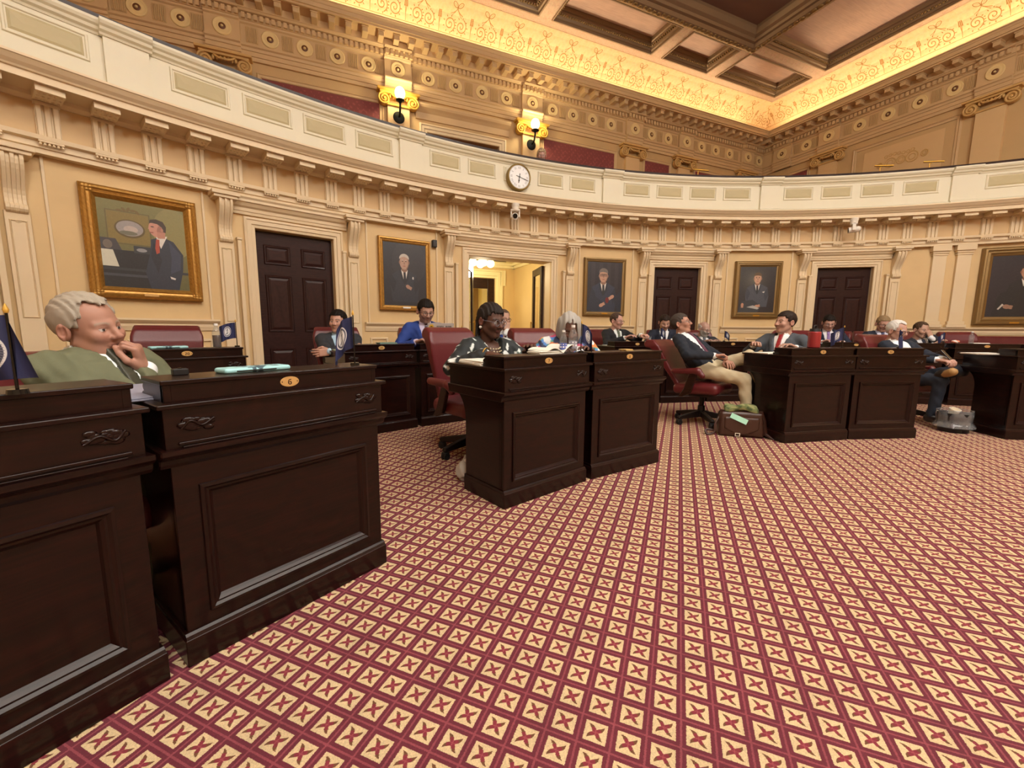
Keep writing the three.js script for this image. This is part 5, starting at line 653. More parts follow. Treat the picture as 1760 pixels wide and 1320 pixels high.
sheet(Rz(RB + 0.14, -6.4, DT), 0.18, 0.09, 0.012, new THREE.MeshStandardMaterial({ color: '#a9d4cf', roughness: 0.5 }), 'aqua pad behind the shoulder of the woman in black and white', 0.2, 'notepad', 'note_pad');
{ const c = thing('snack_packet', 'small orange and white packet near the far right flag', 'packet', Rz(RB + 0.1, 38.2, DT), -0.4); part(c, 'packet_body', [surfaceNets((x, y, z) => sdEll(x, y - 0.025, z, 0.055, 0.026, 0.035) + 0.004 * Math.sin(x * 120) * Math.sin(z * 90), [-0.08, -0.01, -0.06], [0.08, 0.07, 0.06], 0.006, (x, y) => Math.sin(x * 70 + y * 90) > 0.2 ? [0.8, 0.75, 0.7] : [0.75, 0.25, 0.15])], vcol(0.5)); }
{ // laptop with stickers
  const l = thing('laptop', 'open grey laptop with stickers on its lid', 'laptop', Rz(RB + 0.14, -12.9, DT), 12 * DEG + Math.PI); part(l, 'keyboard_base', [rbox(-0.17, 0.17, 0, 0.016, -0.05, 0.19, 0.005)], new THREE.MeshStandardMaterial({ color: '#8d8d92', roughness: 0.35, metalness: 0.6 }));
  const lid = part(l, 'lid', [rbox(-0.17, 0.17, 0, 0.225, -0.009, 0, 0.004)], new THREE.MeshStandardMaterial({ color: '#a9a19c', roughness: 0.35, metalness: 0.4 })); lid.position.set(0, 0.012, -0.05); lid.rotation.x = -0.16;
  const st = new THREE.PlaneGeometry(0.32, 0.21); st.rotateY(Math.PI); st.translate(0, 0.113, -0.0098);
  part(lid, 'stickers', [st], new THREE.MeshStandardMaterial({ roughness: 0.5, map: canvasTex(512, 336, (g) => { g.fillStyle = '#aba39d'; g.fillRect(0, 0, 512, 336); g.fillStyle = '#c59a24'; g.beginPath(); g.arc(62, 58, 46, 0, 7); g.fill(); g.fillStyle = '#33301f'; g.beginPath(); g.arc(62, 70, 26, 0, 7); g.fill(); g.fillStyle = '#c59a24'; g.fillRect(40, 62, 46, 9); g.fillStyle = '#26242a'; for (const [x, w] of [[170, 22], [200, 28], [236, 16], [258, 26], [292, 14], [352, 20], [378, 14], [404, 22], [432, 20], [458, 16]]) { g.fillRect(x, 40, w, 10); g.fillRect(x, 40, 8, 30); g.fillRect(x + w - 8, 48, 7, 24); } g.fillStyle = '#c98877'; g.fillRect(34, 130, 46, 120); g.fillStyle = '#e3dcd6'; g.fillRect(46, 150, 22, 30); }) }));
}
{ // leather bag
  const b = thing('leather_bag', 'brown leather messenger bag on the carpet before the mahogany desk', 'bag', Rz(7.10, 6.3, 0), -0.72), br = new THREE.MeshPhysicalMaterial({ color: '#3d2219', roughness: 0.38, clearcoat: 0.2, clearcoatRoughness: 0.4, bumpMap: bumpLeather, bumpScale: 0.002 });
  part(b, 'bag_body', [surfaceNets((x, y, z) => sdBox(x * (1 + 0.25 * (y - 0.12)), y - 0.135, z * (1 + 0.9 * Math.max(0, y - 0.1)), 0.215, 0.135, 0.085, 0.035) + 0.004 * Math.sin(x * 21 + y * 17), [-0.28, -0.02, -0.15], [0.28, 0.33, 0.15], 0.011)], br);
  part(b, 'front_flap', [surfaceNets((x, y, z) => Math.max(sdBox(x, y - 0.115, z - 0.075 + 0.08 * (y - 0.1), 0.17, 0.10, 0.022, 0.02), Math.hypot(x * 0.9, (y - 0.25) * 1.0) - 0.215), [-0.22, 0.0, 0.02], [0.22, 0.26, 0.13], 0.009)], br);
  part(b, 'camouflage_cloth', [surfaceNets((x, y, z) => sdBox(x, y - 0.275 - 0.014 * Math.sin(x * 23 + z * 30) - 0.03 * Math.cos(x * 7), z, 0.165, 0.035, 0.06, 0.03), [-0.22, 0.2, -0.11], [0.22, 0.36, 0.11], 0.009, (x, y, z) => { const n = Math.sin(x * 60 + 3 * Math.sin(z * 50)) + Math.sin(y * 110 + x * 31); return n > 0.6 ? [0.32, 0.33, 0.14] : n < -0.7 ? [0.07, 0.10, 0.04] : [0.17, 0.21, 0.08]; })], vcol(0.9));
  const card = part(b, 'green_card', [at(rbox(-0.085, 0.085, -0.028, 0.028, 0, 0.003, 0.001, 1), -0.03, 0.20, 0.093, -0.3, 0, -0.42)], new THREE.MeshStandardMaterial({ color: '#a8e0c8', roughness: 0.6 }));
  part(b, 'buckle', [at(frameRing(-0.024, 0.024, -0.018, 0.018, [[0, 0], [0, 0.006], [0.006, 0.006], [0.006, 0]]), -0.035, 0.03, 0.10)], M.camWhite);
  part(b, 'shoulder_strap', [at(merge([sideExtrude([[-0.012, 0.27], [0.012, 0.275], [0.05, 0.18], [0.075, 0.05], [0.16, 0.006], [0.16, 0], [0.06, 0.03], [0.035, 0.16]], -0.02, 0.02, 0.002)]), 0.19, 0, 0, 0, 0.9, 0)], br); part(b, 'strap_loop', [tube([[-0.2, 0.22, 0.02], [-0.25, 0.12, 0.06], [-0.26, 0.03, 0.08], [-0.33, 0.012, 0.09], [-0.34, 0.05, 0.05], [-0.25, 0.05, 0.04]], 0.011, 30, 8)], br);
}
{ // wastebasket with a clear liner
  const w = thing('wastebasket', 'black wastebasket lined with a clear plastic bag', 'wastebasket', Rz(7.05, 27.5, 0)); part(w, 'bin', [lathe([[0.001, 0], [0.125, 0], [0.15, 0.22], [0.146, 0.22], [0.12, 0.006], [0.001, 0.006]], 28)], M.black);
  const lp = []; for (let i = 0; i <= 16; i++) lp.push([0.150 + 0.003 * Math.sin(i * 0.7) + (i < 4 ? 0.03 - 0.0075 * i : 0), 0.06 + i * 0.0115]); lp.push([0.148, 0.252], [0.135, 0.245]); const lg = lathe(lp, 48), p = lg.attributes.position; for (let i = 0; i < p.count; i++) { const a = Math.atan2(p.getZ(i), p.getX(i)), k = 1 + 0.035 * Math.sin(a * 7 + p.getY(i) * 9) + 0.025 * Math.sin(a * 13 + 2) + 0.01 * Math.sin(a * 29); p.setX(i, p.getX(i) * k); p.setZ(i, p.getZ(i) * k); } lg.computeVertexNormals();
  part(w, 'plastic_liner', [lg, tube([[-0.17, 0.07, 0.05], [-0.21, 0.09, 0.06], [-0.215, 0.12, 0.06]], 0.010, 12, 6)], new THREE.MeshPhysicalMaterial({ color: '#eef1f6', roughness: 0.12, transmission: 0.86, thickness: 0, side: THREE.DoubleSide, clearcoat: 0.6, clearcoatRoughness: 0.15 }));
  const c = thing('paper_cup', 'pale paper cup poking out of the wastebasket', 'cup', Rz(7.04, 27.1, 0.17), 0.4); part(c, 'cup_wall', [at(lathe([[0.001, 0], [0.035, 0], [0.05, 0.1], [0.047, 0.1], [0.033, 0.004], [0.001, 0.004]], 24), 0, 0, 0, 0.25, 0, 0.2)], new THREE.MeshStandardMaterial({ color: '#e8dcc2', roughness: 0.6 })); part(c, 'cup_rim', [at(new THREE.TorusGeometry(0.049, 0.003, 8, 24).rotateX(Math.PI / 2).translate(0, 0.1, 0), 0, 0, 0, 0.25, 0, 0.2)], M.white);
}
{ // tied bag under the chair
  const b = thing('tied_plastic_bag', 'knotted clear plastic bag beside the chair of the woman in black and white', 'bag', Rz(7.30, -18.9, 0)); part(b, 'bag_body', [surfaceNets((x, y, z) => smin(sdEll(x, y - 0.07, z, 0.06, 0.075, 0.055) + 0.006 * Math.sin(x * 90) * Math.sin(y * 70 + z * 80), sdCap(x, y, z, [0, 0.12, 0], [0.01, 0.19, 0.02], 0.02, 0.014), 0.03), [-0.1, -0.02, -0.1], [0.1, 0.24, 0.1], 0.008)], new THREE.MeshPhysicalMaterial({ color: '#d8cfc0', roughness: 0.35, transmission: 0.45, thickness: 0 })); part(b, 'knot', [sphere(0.018, 0.01, 0.16, 0.02, 10)], M.paper);
}
// ---------------------------------------------------------------- people
const lin = hex => { const c = new THREE.Color(hex); return [c.r, c.g, c.b]; };
const mixc = (a, b, t) => [mix(a[0], b[0], t), mix(a[1], b[1], t), mix(a[2], b[2], t)];
// head field: origin between the ears, +z to the face, y up
function headField(o = {}) { const jw = o.jaw || 1, old = o.old || 0; return (x0, y, z) => { const x = Math.abs(x0);
  let d = sdEll(x, y - 0.036, z + 0.012, 0.0765, 0.086, 0.098);
  d = smin(d, sdEll(x, y + 0.028, z - 0.024, 0.061 * jw, 0.086, 0.066), 0.03);
  d = smin(d, sdCap(x, y, z, [0.054 * jw, -0.052, -0.004], [0.014, -0.100, 0.060], 0.017, 0.019), 0.028);
  d = smin(d, sdEll(x - 0.038, y + 0.024, z - 0.066, 0.026, 0.024, 0.022), 0.026);          // cheeks
  if (old) d = smin(d, sdEll(x - 0.038, y + 0.078, z - 0.04, 0.026, 0.030, 0.028), 0.03);     // jowls
  d = smin(d, sdCap(x, y, z, [0, 0.023, 0.084], [0.042, 0.020, 0.068], 0.0105, 0.008), 0.016);  // brow
  d = smax(d, -(Math.hypot(x - 0.031, (y - 0.002) * 1.15, z - 0.098) - 0.0165), 0.014);         // sockets
  d = smin(d, Math.hypot(x - 0.031, y - 0.001, z - 0.0725) - 0.0135, 0.004);                    // eyes
  d = smin(d, sdCap(x, y, z, [0.018, 0.0115, 0.0835], [0.044, 0.0105, 0.075], 0.0035, 0.003), 0.005); // lids
  d = smin(d, sdCap(x, y, z, [0, 0.012, 0.088], [0, -0.026, 0.110], 0.0085, 0.0125), 0.012);    // nose
  d = smin(d, Math.hypot(x - 0.0125, y + 0.031, z - 0.0975) - 0.0082, 0.008);
  d = smin(d, sdCap(x, y, z, [0, -0.0555, 0.0875], [0.022, -0.058, 0.080], 0.0055, 0.003), 0.007);  // lips
  d = smin(d, sdCap(x, y, z, [0, -0.0665, 0.0860], [0.018, -0.064, 0.080], 0.0062, 0.003), 0.007);
  d = smax(d, -(sdCap(x, y, z, [0, -0.0608, 0.0945], [0.022, -0.0608, 0.0865], 0.0018, 0.0014)), 0.003);
  const ex = x - 0.079 - 0.012 * (z < -0.01 ? 1 : 0.4), ey = y + 0.004, ez = z + 0.012;
  d = smin(d, Math.max(sdEll(ex, ey - 0.25 * ez * 0, ez, 0.0105, 0.033, 0.021), -(sdEll(ex - 0.009, ey - 0.002, ez - 0.003, 0.008, 0.020, 0.012))), 0.006);   // ears
  d = smin(d, sdCap(x, y, z, [0, -0.07, -0.018], [0, -0.20, -0.045], 0.054 * (o.neck || 1), 0.062 * (o.neck || 1)), 0.02);
  return d; }; }
function headColor(o) { const skin = lin(o.skin), lip = mixc(skin, lin('#8a3a36'), 0.26), brow = lin(o.brow || o.hairHex), pink = mixc(skin, lin('#b24a3a'), 0.22), beard = o.beard ? lin(o.beard) : null; return (x0, y, z) => { const x = Math.abs(x0); let c = skin;
  const ch = Math.hypot(x - 0.04, y + 0.025, (z - 0.07) * 0.6), no = Math.hypot(x, y + 0.025, z - 0.11); c = mixc(c, pink, clamp(0.9 - Math.min(ch / 0.03, no / 0.022)));
  if (x > 0.077 && Math.abs(y) < 0.05) c = mixc(c, pink, 0.5);
  if (beard && z > -0.01 && y < -0.02 + 0.35 * (0.05 - Math.min(x, 0.05)) * -1 && (y < -0.074 || x > 0.024 || (y > -0.052 && y < -0.036)) && y > -0.135 && !(y > -0.035 && x < 0.05)) c = mixc(c, beard, o.beardMix || 0.8);
  if (z > 0.07 && y < -0.051 && y > -0.073 && x < 0.019) c = Math.abs(y + 0.0608) < 0.0022 ? mixc(lip, [0.02, 0.01, 0.01], 0.28) : lip;
  if (z > 0.055 && y > 0.017 && y < 0.031 && x > 0.012 && x < 0.052 && Math.abs(y - 0.021 - 0.006 * Math.sin((x - 0.012) / 0.04 * 3.14)) < 0.0042) c = mixc(c, brow, 0.75);
  const e = Math.hypot(x - 0.031, y - 0.001, z - 0.0725); if (e < 0.0148 && z > 0.074 && Math.abs(y - 0.001) < (o.squint || 0.0062)) { const ir = Math.hypot(x0 - Math.sign(x0) * 0.031 - (o.gaze || 0), y - 0.001); c = ir < 0.0058 ? [0.025, 0.018, 0.014] : [0.52, 0.48, 0.45]; } else if (e < 0.016 && z > 0.072) c = mixc(skin, lin('#5a2a20'), y > 0 ? 0.45 : 0.3);
  return c; }; }
const headCache = new Map();
function headGeo(o, cell) { const key = [o.jaw, o.old, o.neck, cell].join(); if (!headCache.has(key)) headCache.set(key, surfaceNets(headField(o), [-0.12, -0.215, -0.13], [0.12, 0.14, 0.135], cell)); const g = headCache.get(key).clone(), p = g.attributes.position, f = headColor(o), c = new Float32Array(p.count * 3); for (let i = 0; i < p.count; i++) { const k = f(p.getX(i), p.getY(i), p.getZ(i)); c.set(k, i * 3); } g.setAttribute('color', new THREE.BufferAttribute(c, 3)); return g; }
function hairGeo(o, cell) { // styles: full, side, receding, ring, bob, braids
  const h = o.hairVol || 0.012, st = o.hair; const R = (x, y, z) => 0.0016 * Math.sin(Math.atan2(x, z + 0.3) * 150 + y * 30) + 0.0018 * Math.sin(x * 260 + z * 120 + y * 60);
  return surfaceNets((x0, y, z) => { const x = Math.abs(x0); let d = sdEll(x, y - 0.038, z + 0.015, 0.0765 + h, 0.086 + h * (st === 'bob' ? 0.7 : 1.15), 0.097 + h);
    if (st === 'bob') { d = smin(d, sdEll(x - 0.062, y + 0.03, z + 0.01, 0.038, 0.095, 0.082), 0.03); d = smin(d, sdEll(x, y + 0.01, z + 0.06, 0.07, 0.085, 0.045), 0.03); d = Math.max(d, -0.115 - y); const face = Math.max(y - 0.075, 0.030 - z, x - 0.046 - 0.35 * Math.max(0, 0.05 - y) * 0.35); d = smax(d, -face, 0.008); d += 0.003 * Math.sin(x * 190 + y * 25) + 0.003 * Math.sin(x0 * 60 + z * 30); d = smax(d, -(Math.hypot(x0 - 0.008, Math.max(0, y - 0.1)) - 0.004) , 0.006); return d; }
    const hl = st === 'receding' ? 0.088 + 0.5 * Math.max(0, 0.03 - Math.abs(x - 0.045)) : st === 'ring' ? 0.2 : st === 'old' ? 0.092 + 0.55 * Math.max(0, 0.03 - Math.abs(x - 0.04)) : 0.066 + 0.28 * Math.max(0, 0.02 - Math.abs(x - 0.055)) + (o.part ? 0.012 * Math.sin(x0 * 40) : 0);
    const zt = st === 'ring' ? -0.005 : st === 'old' ? 0.028 : 0.040;
    d = smax(d, -Math.max(y - hl, zt + 0.012 * Math.sin(y * 30) - z), 0.006);                       // face
    d = smax(d, -Math.max(y - 0.012, -0.026 - z), 0.008);                                              // around the ears
    d = smax(d, -Math.max(y - 0.045, 0.030 - z), 0.004);
    d = smax(d, -0.082 - y - 0.25 * z, 0.01);                                                          // nape
    if (st === 'ring') d = smax(d, -Math.max(0.062 + 0.25 * (z + 0.02) * -1 - y, 0) , 0.008), d = Math.max(d, y - 0.075 + 0.4 * Math.max(0, z + 0.04));
    if (st === 'braids') { d -= 0.004 * Math.sin((x0 * 1.0 + 0.25 * z) * 260); d = smin(d, sdEll(x, y + 0.01, z + 0.10, 0.055, 0.065, 0.04) - 0.004 * Math.sin(x0 * 300 + y * 200), 0.01); for (const q of [0.035, 0.06]) d = smin(d, sdCap(x, y, z, [q, -0.01, -0.085], [q + 0.02, -0.115, -0.06], 0.013, 0.009), 0.008); return d; }
    return d + R(x0, y, z); }, [-0.13, -0.15, -0.17], [0.13, 0.16, 0.13], cell); }
const handCache = new Map();
function handGeo(curl, spread = 0.1) { // left hand: wrist at origin, +y to the fingers, palm to +z, thumb to -x
  const key = curl + ',' + spread; if (handCache.has(key)) return handCache.get(key);
  const B = [[-0.030, 0.088, 0.078], [-0.0105, 0.094, 0.086], [0.010, 0.091, 0.08], [0.0285, 0.083, 0.063]], F = B.map(([x, y, L], i) => { const pts = [[x, y - 0.02, 0]], ph = [0.44, 0.32, 0.24]; let a = curl * 0.75, px = x, py = y, pz = 0; pts.push([px, py, pz]); for (const q of ph) { px += L * q * Math.sin(spread * (i - 1.5)) * Math.cos(a); py += L * q * Math.cos(a); pz += L * q * Math.sin(a); pts.push([px, py, pz]); a += curl * (0.95 + 0.1 * i); } return pts; });
  const t0 = [-0.030, 0.022, 0.008], t1 = [-0.052, 0.052, 0.016 + curl * 0.008], t2 = [-0.054 + curl * 0.012, 0.082, 0.026 + curl * 0.014], t3 = [-0.044 + curl * 0.02, 0.104, 0.03 + curl * 0.02];
  const g = surfaceNets((x, y, z) => { let d = sdBox(x, y - 0.05, z + 0.0015, 0.040, 0.047, 0.0135, 0.013); d = smin(d, sdEll(x, y + 0.005, z, 0.029, 0.035, 0.021), 0.02); d = smin(d, sdCap(x, y, z, t0, t1, 0.017, 0.0135), 0.014); let th = smin(sdCap(x, y, z, t1, t2, 0.0125, 0.011), sdCap(x, y, z, t2, t3, 0.0108, 0.009), 0.004); d = smin(d, th, 0.006);
    let f = 9; for (const P of F) { let k = 9; for (let i = 0; i < 4; i++) k = smin(k, sdCap(x, y, z, P[i], P[i + 1], [0.0105, 0.0098, 0.0090, 0.0083][i], [0.0098, 0.0090, 0.0083, 0.0074][i]), 0.003); f = Math.min(f, k); } return smin(d, f, 0.005); }, [-0.085, -0.045, -0.04], [0.065, 0.20, 0.13], 0.0042);
  handCache.set(key, g); return g;
}
function setColor(g, c) { const n = g.attributes.position.count, a = new Float32Array(n * 3); for (let i = 0; i < n; i++) a.set(c, i * 3); g.setAttribute('color', new THREE.BufferAttribute(a, 3)); return g; }
function glassesGeo(sq) { const rim = s => { const pts = []; for (let i = 0; i < 24; i++) { const a = i / 24 * 6.283, k = sq ? 1.08 - 0.1 * Math.cos(4 * a) * -1 : 1; pts.push([s * 0.032 + 0.0235 * k * Math.cos(a), 0.0 + 0.0185 * k * Math.sin(a), 0.101 - 0.12 * Math.abs(s * 0.032 + 0.0235 * Math.cos(a)) * 0.2]); } return tube(pts, 0.0022, 40, 6, true); }; return merge([rim(1), rim(-1), tube([[-0.009, 0.004, 0.101], [0, 0.008, 0.104], [0.009, 0.004, 0.101]], 0.002, 8, 6), ...[-1, 1].map(s => tube([[s * 0.056, 0.006, 0.094], [s * 0.078, 0.008, 0.05], [s * 0.086, 0.008, -0.01]], 0.0022, 10, 6))]); }
const lensGeo = merge([-1, 1].map(s => at(new THREE.CircleGeometry(0.022, 20), s * 0.032, 0, 0.098, 0, s * 0.15, 0)));
function ik(S, T, l1, l2, hint) { // elbow position
  const d = T.clone().sub(S), L = Math.min(d.length(), (l1 + l2) * 0.995), u = d.normalize(), a = (l1 * l1 - l2 * l2 + L * L) / (2 * L), h = Math.sqrt(Math.max(0, l1 * l1 - a * a)), n = hint.clone().addScaledVector(u, -hint.dot(u)).normalize(); return S.clone().addScaledVector(u, a).addScaledVector(n, h); }
const arr = v => [v.x, v.y, v.z];
function person(o) {
  const s = o.scale || 1.05, H = pol(o.r, o.deg, o.top - 0.13 * s); // head centre
  const ux = H.x - CAM.x, un = -(H.z - CAM.z), ul = Math.hypot(ux, un), face = a => { const c = Math.cos(a * DEG), t = Math.sin(a * DEG), X = (-ux * c + un * t) / ul, N = (-un * c - ux * t) / ul; return Math.atan2(X, -N); };
  const turn = face(o.body), headTurn = face(o.head) - turn;
  const lean = (o.lean || 0) * DEG, tilt = (o.tilt || 0) * DEG;
  // torso frame
  const U = V(Math.sin(tilt), Math.cos(lean) * Math.cos(tilt), -Math.sin(lean)).normalize(), X = V(1, 0, 0).addScaledVector(U, -U.x).normalize(), F = new THREE.Vector3().crossVectors(X, U);
  const T = (x, y, z) => V(0, 0, 0).addScaledVector(X, x).addScaledVector(U, y).addScaledVector(F, z);
  const neckUp = U.clone().lerp(V(0, 1, 0), 0.45).normalize(), pitch = (o.pitch || 0) * DEG, hc = T(0, 0.495, 0.0).addScaledVector(neckUp, o.neckLen || 0.120).add(V(0.05 * Math.sin(headTurn) * Math.max(0, Math.sin(pitch)), -0.03 * Math.max(0, pitch), 0.02 + 0.07 * Math.max(0, Math.sin(pitch))));
  const hq = new THREE.Quaternion().setFromEuler(new THREE.Euler(pitch, headTurn, (o.roll || 0) * DEG, 'YXZ')), hm = new THREE.Matrix4().compose(hc, hq, V(1, 1, 1));
  const py = (o.top - 0.13 * s) / s - hc.y; // pelvis height
  const base = V(hc.x, 0, hc.z).applyAxisAngle(V(0, 1, 0), turn).multiplyScalar(s);
  const P = thing('person', o.label, 'person', [H.x - base.x, 0, H.z - base.z], turn); P.scale.setScalar(s);
  const root = new THREE.Group(), Y = py; const lift = g => g.translate(0, Y, 0);
  const fat = o.fat || 0, fw = o.slim ? 0.9 : 1;
  const sh = [T(0.175 * fw, 0.425, -0.005), T(-0.175 * fw, 0.425, -0.005)];
  const toLocal = w => w && V(w[0], w[1] - Y, w[2]); // wrist targets are given with y above the floor
  const arms = [0, 1].map(i => { const sg = i ? -1 : 1, a = (i ? o.right : o.left) || {}; const Wt = a.rel ? hc.clone().add(V(...a.rel).applyQuaternion(hq)) : a.wrist ? toLocal(a.wrist) : V(sg * 0.16, 0.12, 0.36); const hint = V(...(a.hint || [sg * 0.8, -0.7, -0.35])); const d0 = Wt.clone().sub(sh[i]), mx = 0.53; if (d0.length() > mx) Wt.copy(sh[i]).addScaledVector(d0.normalize(), mx); const E = ik(sh[i], Wt, 0.285, 0.255, hint); return { S: sh[i], E, W: Wt, dir: a.dir ? V(...a.dir).normalize() : Wt.clone().sub(E).normalize(), palm: V(...(a.palm || [0, -1, 0.1])), curl: a.curl ?? 0.45, hide: a.hide }; });
  const torso = (x, y, z, inf) => { let d = sdEll(x, y - 0.09, z - 0.015 - fat * 0.5, 0.158 + fat + inf, 0.19 + inf, 0.122 + fat + inf); d = smin(d, sdEll(x, y - 0.29, z, (0.168 + fat * 0.4) * fw + inf, 0.2 + inf, 0.118 + fat * 0.4 + inf), 0.08); d = smin(d, sdCap(x, y, z, [-0.135 * fw, 0.418, -0.012], [0.135 * fw, 0.418, -0.012], 0.056 + inf, 0.056 + inf), 0.06); d = smin(d, sdCap(x, y, z, [0, 0.40, -0.015], [0, 0.475, -0.014], 0.07 + inf, 0.058 + inf), 0.05); return smin(d, sdCap(Math.abs(x), y, z, [0.03, 0.475, -0.03], [0.12 * fw, 0.435, -0.02], 0.035 + inf, 0.04 + inf), 0.03); };
  const tl = (x, y, z) => [x * X.x + y * X.y + z * X.z, x * U.x + y * U.y + z * U.z, x * F.x + y * F.y + z * F.z];
  const aw = arms.map(a => [arr(a.S), arr(a.E), arr(a.W)]);
  const sleeve = (x, y, z, inf, end = 1) => { let d = 9; for (const [S, E, W] of aw) { d = Math.min(d, smin(sdCap(x, y, z, S, E, 0.054 + inf, 0.044 + inf), sdCap(x, y, z, E, [mix(E[0], W[0], end), mix(E[1], W[1], end), mix(E[2], W[2], end)], 0.043 + inf, 0.032 + inf), 0.02)); } return d; };
  const fk = o.foldK || 1, fold = (x, y, z) => fk * 0.0035 * Math.sin(x * 31 + y * 23 + 2 * Math.sin(z * 19)) * Math.sin(y * 37 - z * 29 + 1.3 * Math.sin(x * 17)) + fk * 0.002 * Math.sin((x + y + z) * 71);
  const lo = [0, 1, 2].map(k => Math.min(-0.30, ...aw.flat().map(p => p[k] - 0.1), k === 1 ? -0.2 : 9, arr(T(0, 0.55, 0))[k] - 0.15)), hi = [0, 1, 2].map(k => Math.max(0.30, ...aw.flat().map(p => p[k] + 0.1), arr(T(0, 0.55, 0))[k] + 0.15)), cell = o.cell || 0.013;
  // body: one continuous skin surface from head to hands (mostly under the clothes)
  const skinC = lin(o.skin), bits = [lift(headGeo(o, o.headCell || 0.0045).applyMatrix4(hm))];
  const flesh = surfaceNets((x, y, z) => { const q = tl(x, y, z); return smin(torso(q[0], q[1], q[2], -0.03), sleeve(x, y, z, -0.02), 0.02); }, lo, hi, 0.022); bits.push(lift(setColor(flesh, skinC)));
  arms.forEach((a, i) => { const g = handGeo(a.curl).clone(); const yv = a.dir.clone(), zv = a.palm.clone().addScaledVector(yv, -a.palm.dot(yv)).normalize(), xv = new THREE.Vector3().crossVectors(yv, zv); const sg = i ? -1 : 1; const m = new THREE.Matrix4().makeBasis(xv, yv, zv); if (i) { g.applyMatrix4(new THREE.Matrix4().makeScale(-1, 1, 1)); const ix = g.index.array; for (let k = 0; k < ix.length; k += 3) { const t = ix[k + 1]; ix[k + 1] = ix[k + 2]; ix[k + 2] = t; } } g.applyMatrix4(m); g.translate(a.W.x + yv.x * 0.02, a.W.y + yv.y * 0.02, a.W.z + yv.z * 0.02); g.computeVertexNormals(); bits.push(lift(setColor(g, skinC))); });
  part(P, 'body', merge(bits), o.skinMat || vcol(0.55));
  // hair, glasses
  if (o.hair !== 'none') part(P, 'hair', lift(hairGeo(o, o.hairCell || 0.006).applyMatrix4(hm)), new THREE.MeshPhysicalMaterial({ color: o.hairHex, roughness: 0.62, specularIntensity: 0.3 }));
  if (o.beard && o.beardVol) part(P, 'beard', lift(surfaceNets((x0, y, z) => { const x = Math.abs(x0); let d = headField(o)(x0, y, z) - 0.006 - 0.002 * Math.sin(x0 * 300 + y * 200); d = Math.max(d, y + 0.022 + 0.15 * Math.min(x, 0.06) - (x > 0.05 ? 0.02 : 0), 0.005 - z, -0.125 - y); return smax(d, -Math.max(x - 0.02, Math.abs(y + 0.061) - 0.009, 0.05 - z), 0.004); }, [-0.1, -0.14, -0.02], [0.1, 0.03, 0.135], 0.006).applyMatrix4(hm)), new THREE.MeshStandardMaterial({ color: o.beard, roughness: 0.8 }));
  if (o.glasses) { const g = part(P, 'glasses', lift(glassesGeo(o.sq).applyMatrix4(hm)), new THREE.MeshStandardMaterial({ color: o.glasses, roughness: 0.3 })); part(g, 'lenses', lift(lensGeo.clone().applyMatrix4(hm)), M.glass); }
  // clothes
  const vb = o.vb ?? 0.14, vt = 0.475, vw = o.vw || 0.078, cut = q => Math.max(Math.abs(q[0]) - clamp((q[1] - vb) / (vt - vb), -0.2, 1.15) * vw, -q[2]);
  const jf = (x, y, z) => { const q = tl(x, y, z); let d = torso(q[0], q[1], q[2], 0.008); if (!o.blouse) { const e = Math.abs(q[0]) - clamp((q[1] - vb) / (vt - vb), 0, 1.1) * vw; if (q[2] > 0 && q[1] > vb - 0.02 && q[1] < 0.42) d -= 0.007 * smooth(0.055, 0.045, e); } d = smin(d, sleeve(x, y, z, 0.012, 0.93), 0.025) + fold(x, y, z); d = Math.max(d, -cut(q)); if (q[1] > 0.36) d = Math.max(d, Math.min(0.066 - Math.hypot(q[0], q[2] + 0.014), q[1] - 0.36)); return Math.max(d, q[1] - 0.505, (o.hem ?? -0.14) - q[1]); };
  const jk = part(P, o.blouse ? 'blouse' : o.jacketName || 'jacket', lift(surfaceNets(jf, lo, hi, o.blouse ? Math.min(cell, 0.0085) : cell, o.pattern ? (x, y, z) => o.pattern(...tl(x, y, z)) : null)), o.pattern ? vcol(0.7) : M.cloth(o.jacket));
  if (o.shirt) { part(P, 'shirt', lift(surfaceNets((x, y, z) => { const q = tl(x, y, z); let d = torso(q[0], q[1], q[2], -0.006); d = Math.max(d, q[1] - 0.462); const cr = Math.hypot(Math.hypot(q[0], (q[2] + 0.016) * 0.95) - 0.060 - 0.06 * Math.max(0, 0.50 - q[1]), Math.max(0, Math.abs(q[1] - 0.475 - (q[2] < 0 ? 0.012 : -0.01)) - 0.026)) - 0.006; d = smin(d, Math.max(cr, q[2] > 0.02 && Math.abs(q[0]) < 0.012 ? 0.01 : -1), 0.008); let cf = 9; for (const [S, E, W] of aw) { const k = 0.86, A = [mix(E[0], W[0], k), mix(E[1], W[1], k), mix(E[2], W[2], k)], Bq = [mix(E[0], W[0], 1.05), mix(E[1], W[1], 1.05), mix(E[2], W[2], 1.05)]; cf = Math.min(cf, sdCap(x, y, z, A, Bq, o.cuff || 0.036, o.cuff || 0.036)); } return Math.min(d, cf); }, lo, hi, Math.min(cell, 0.010))), M.cloth(o.shirt, 0.7)); }
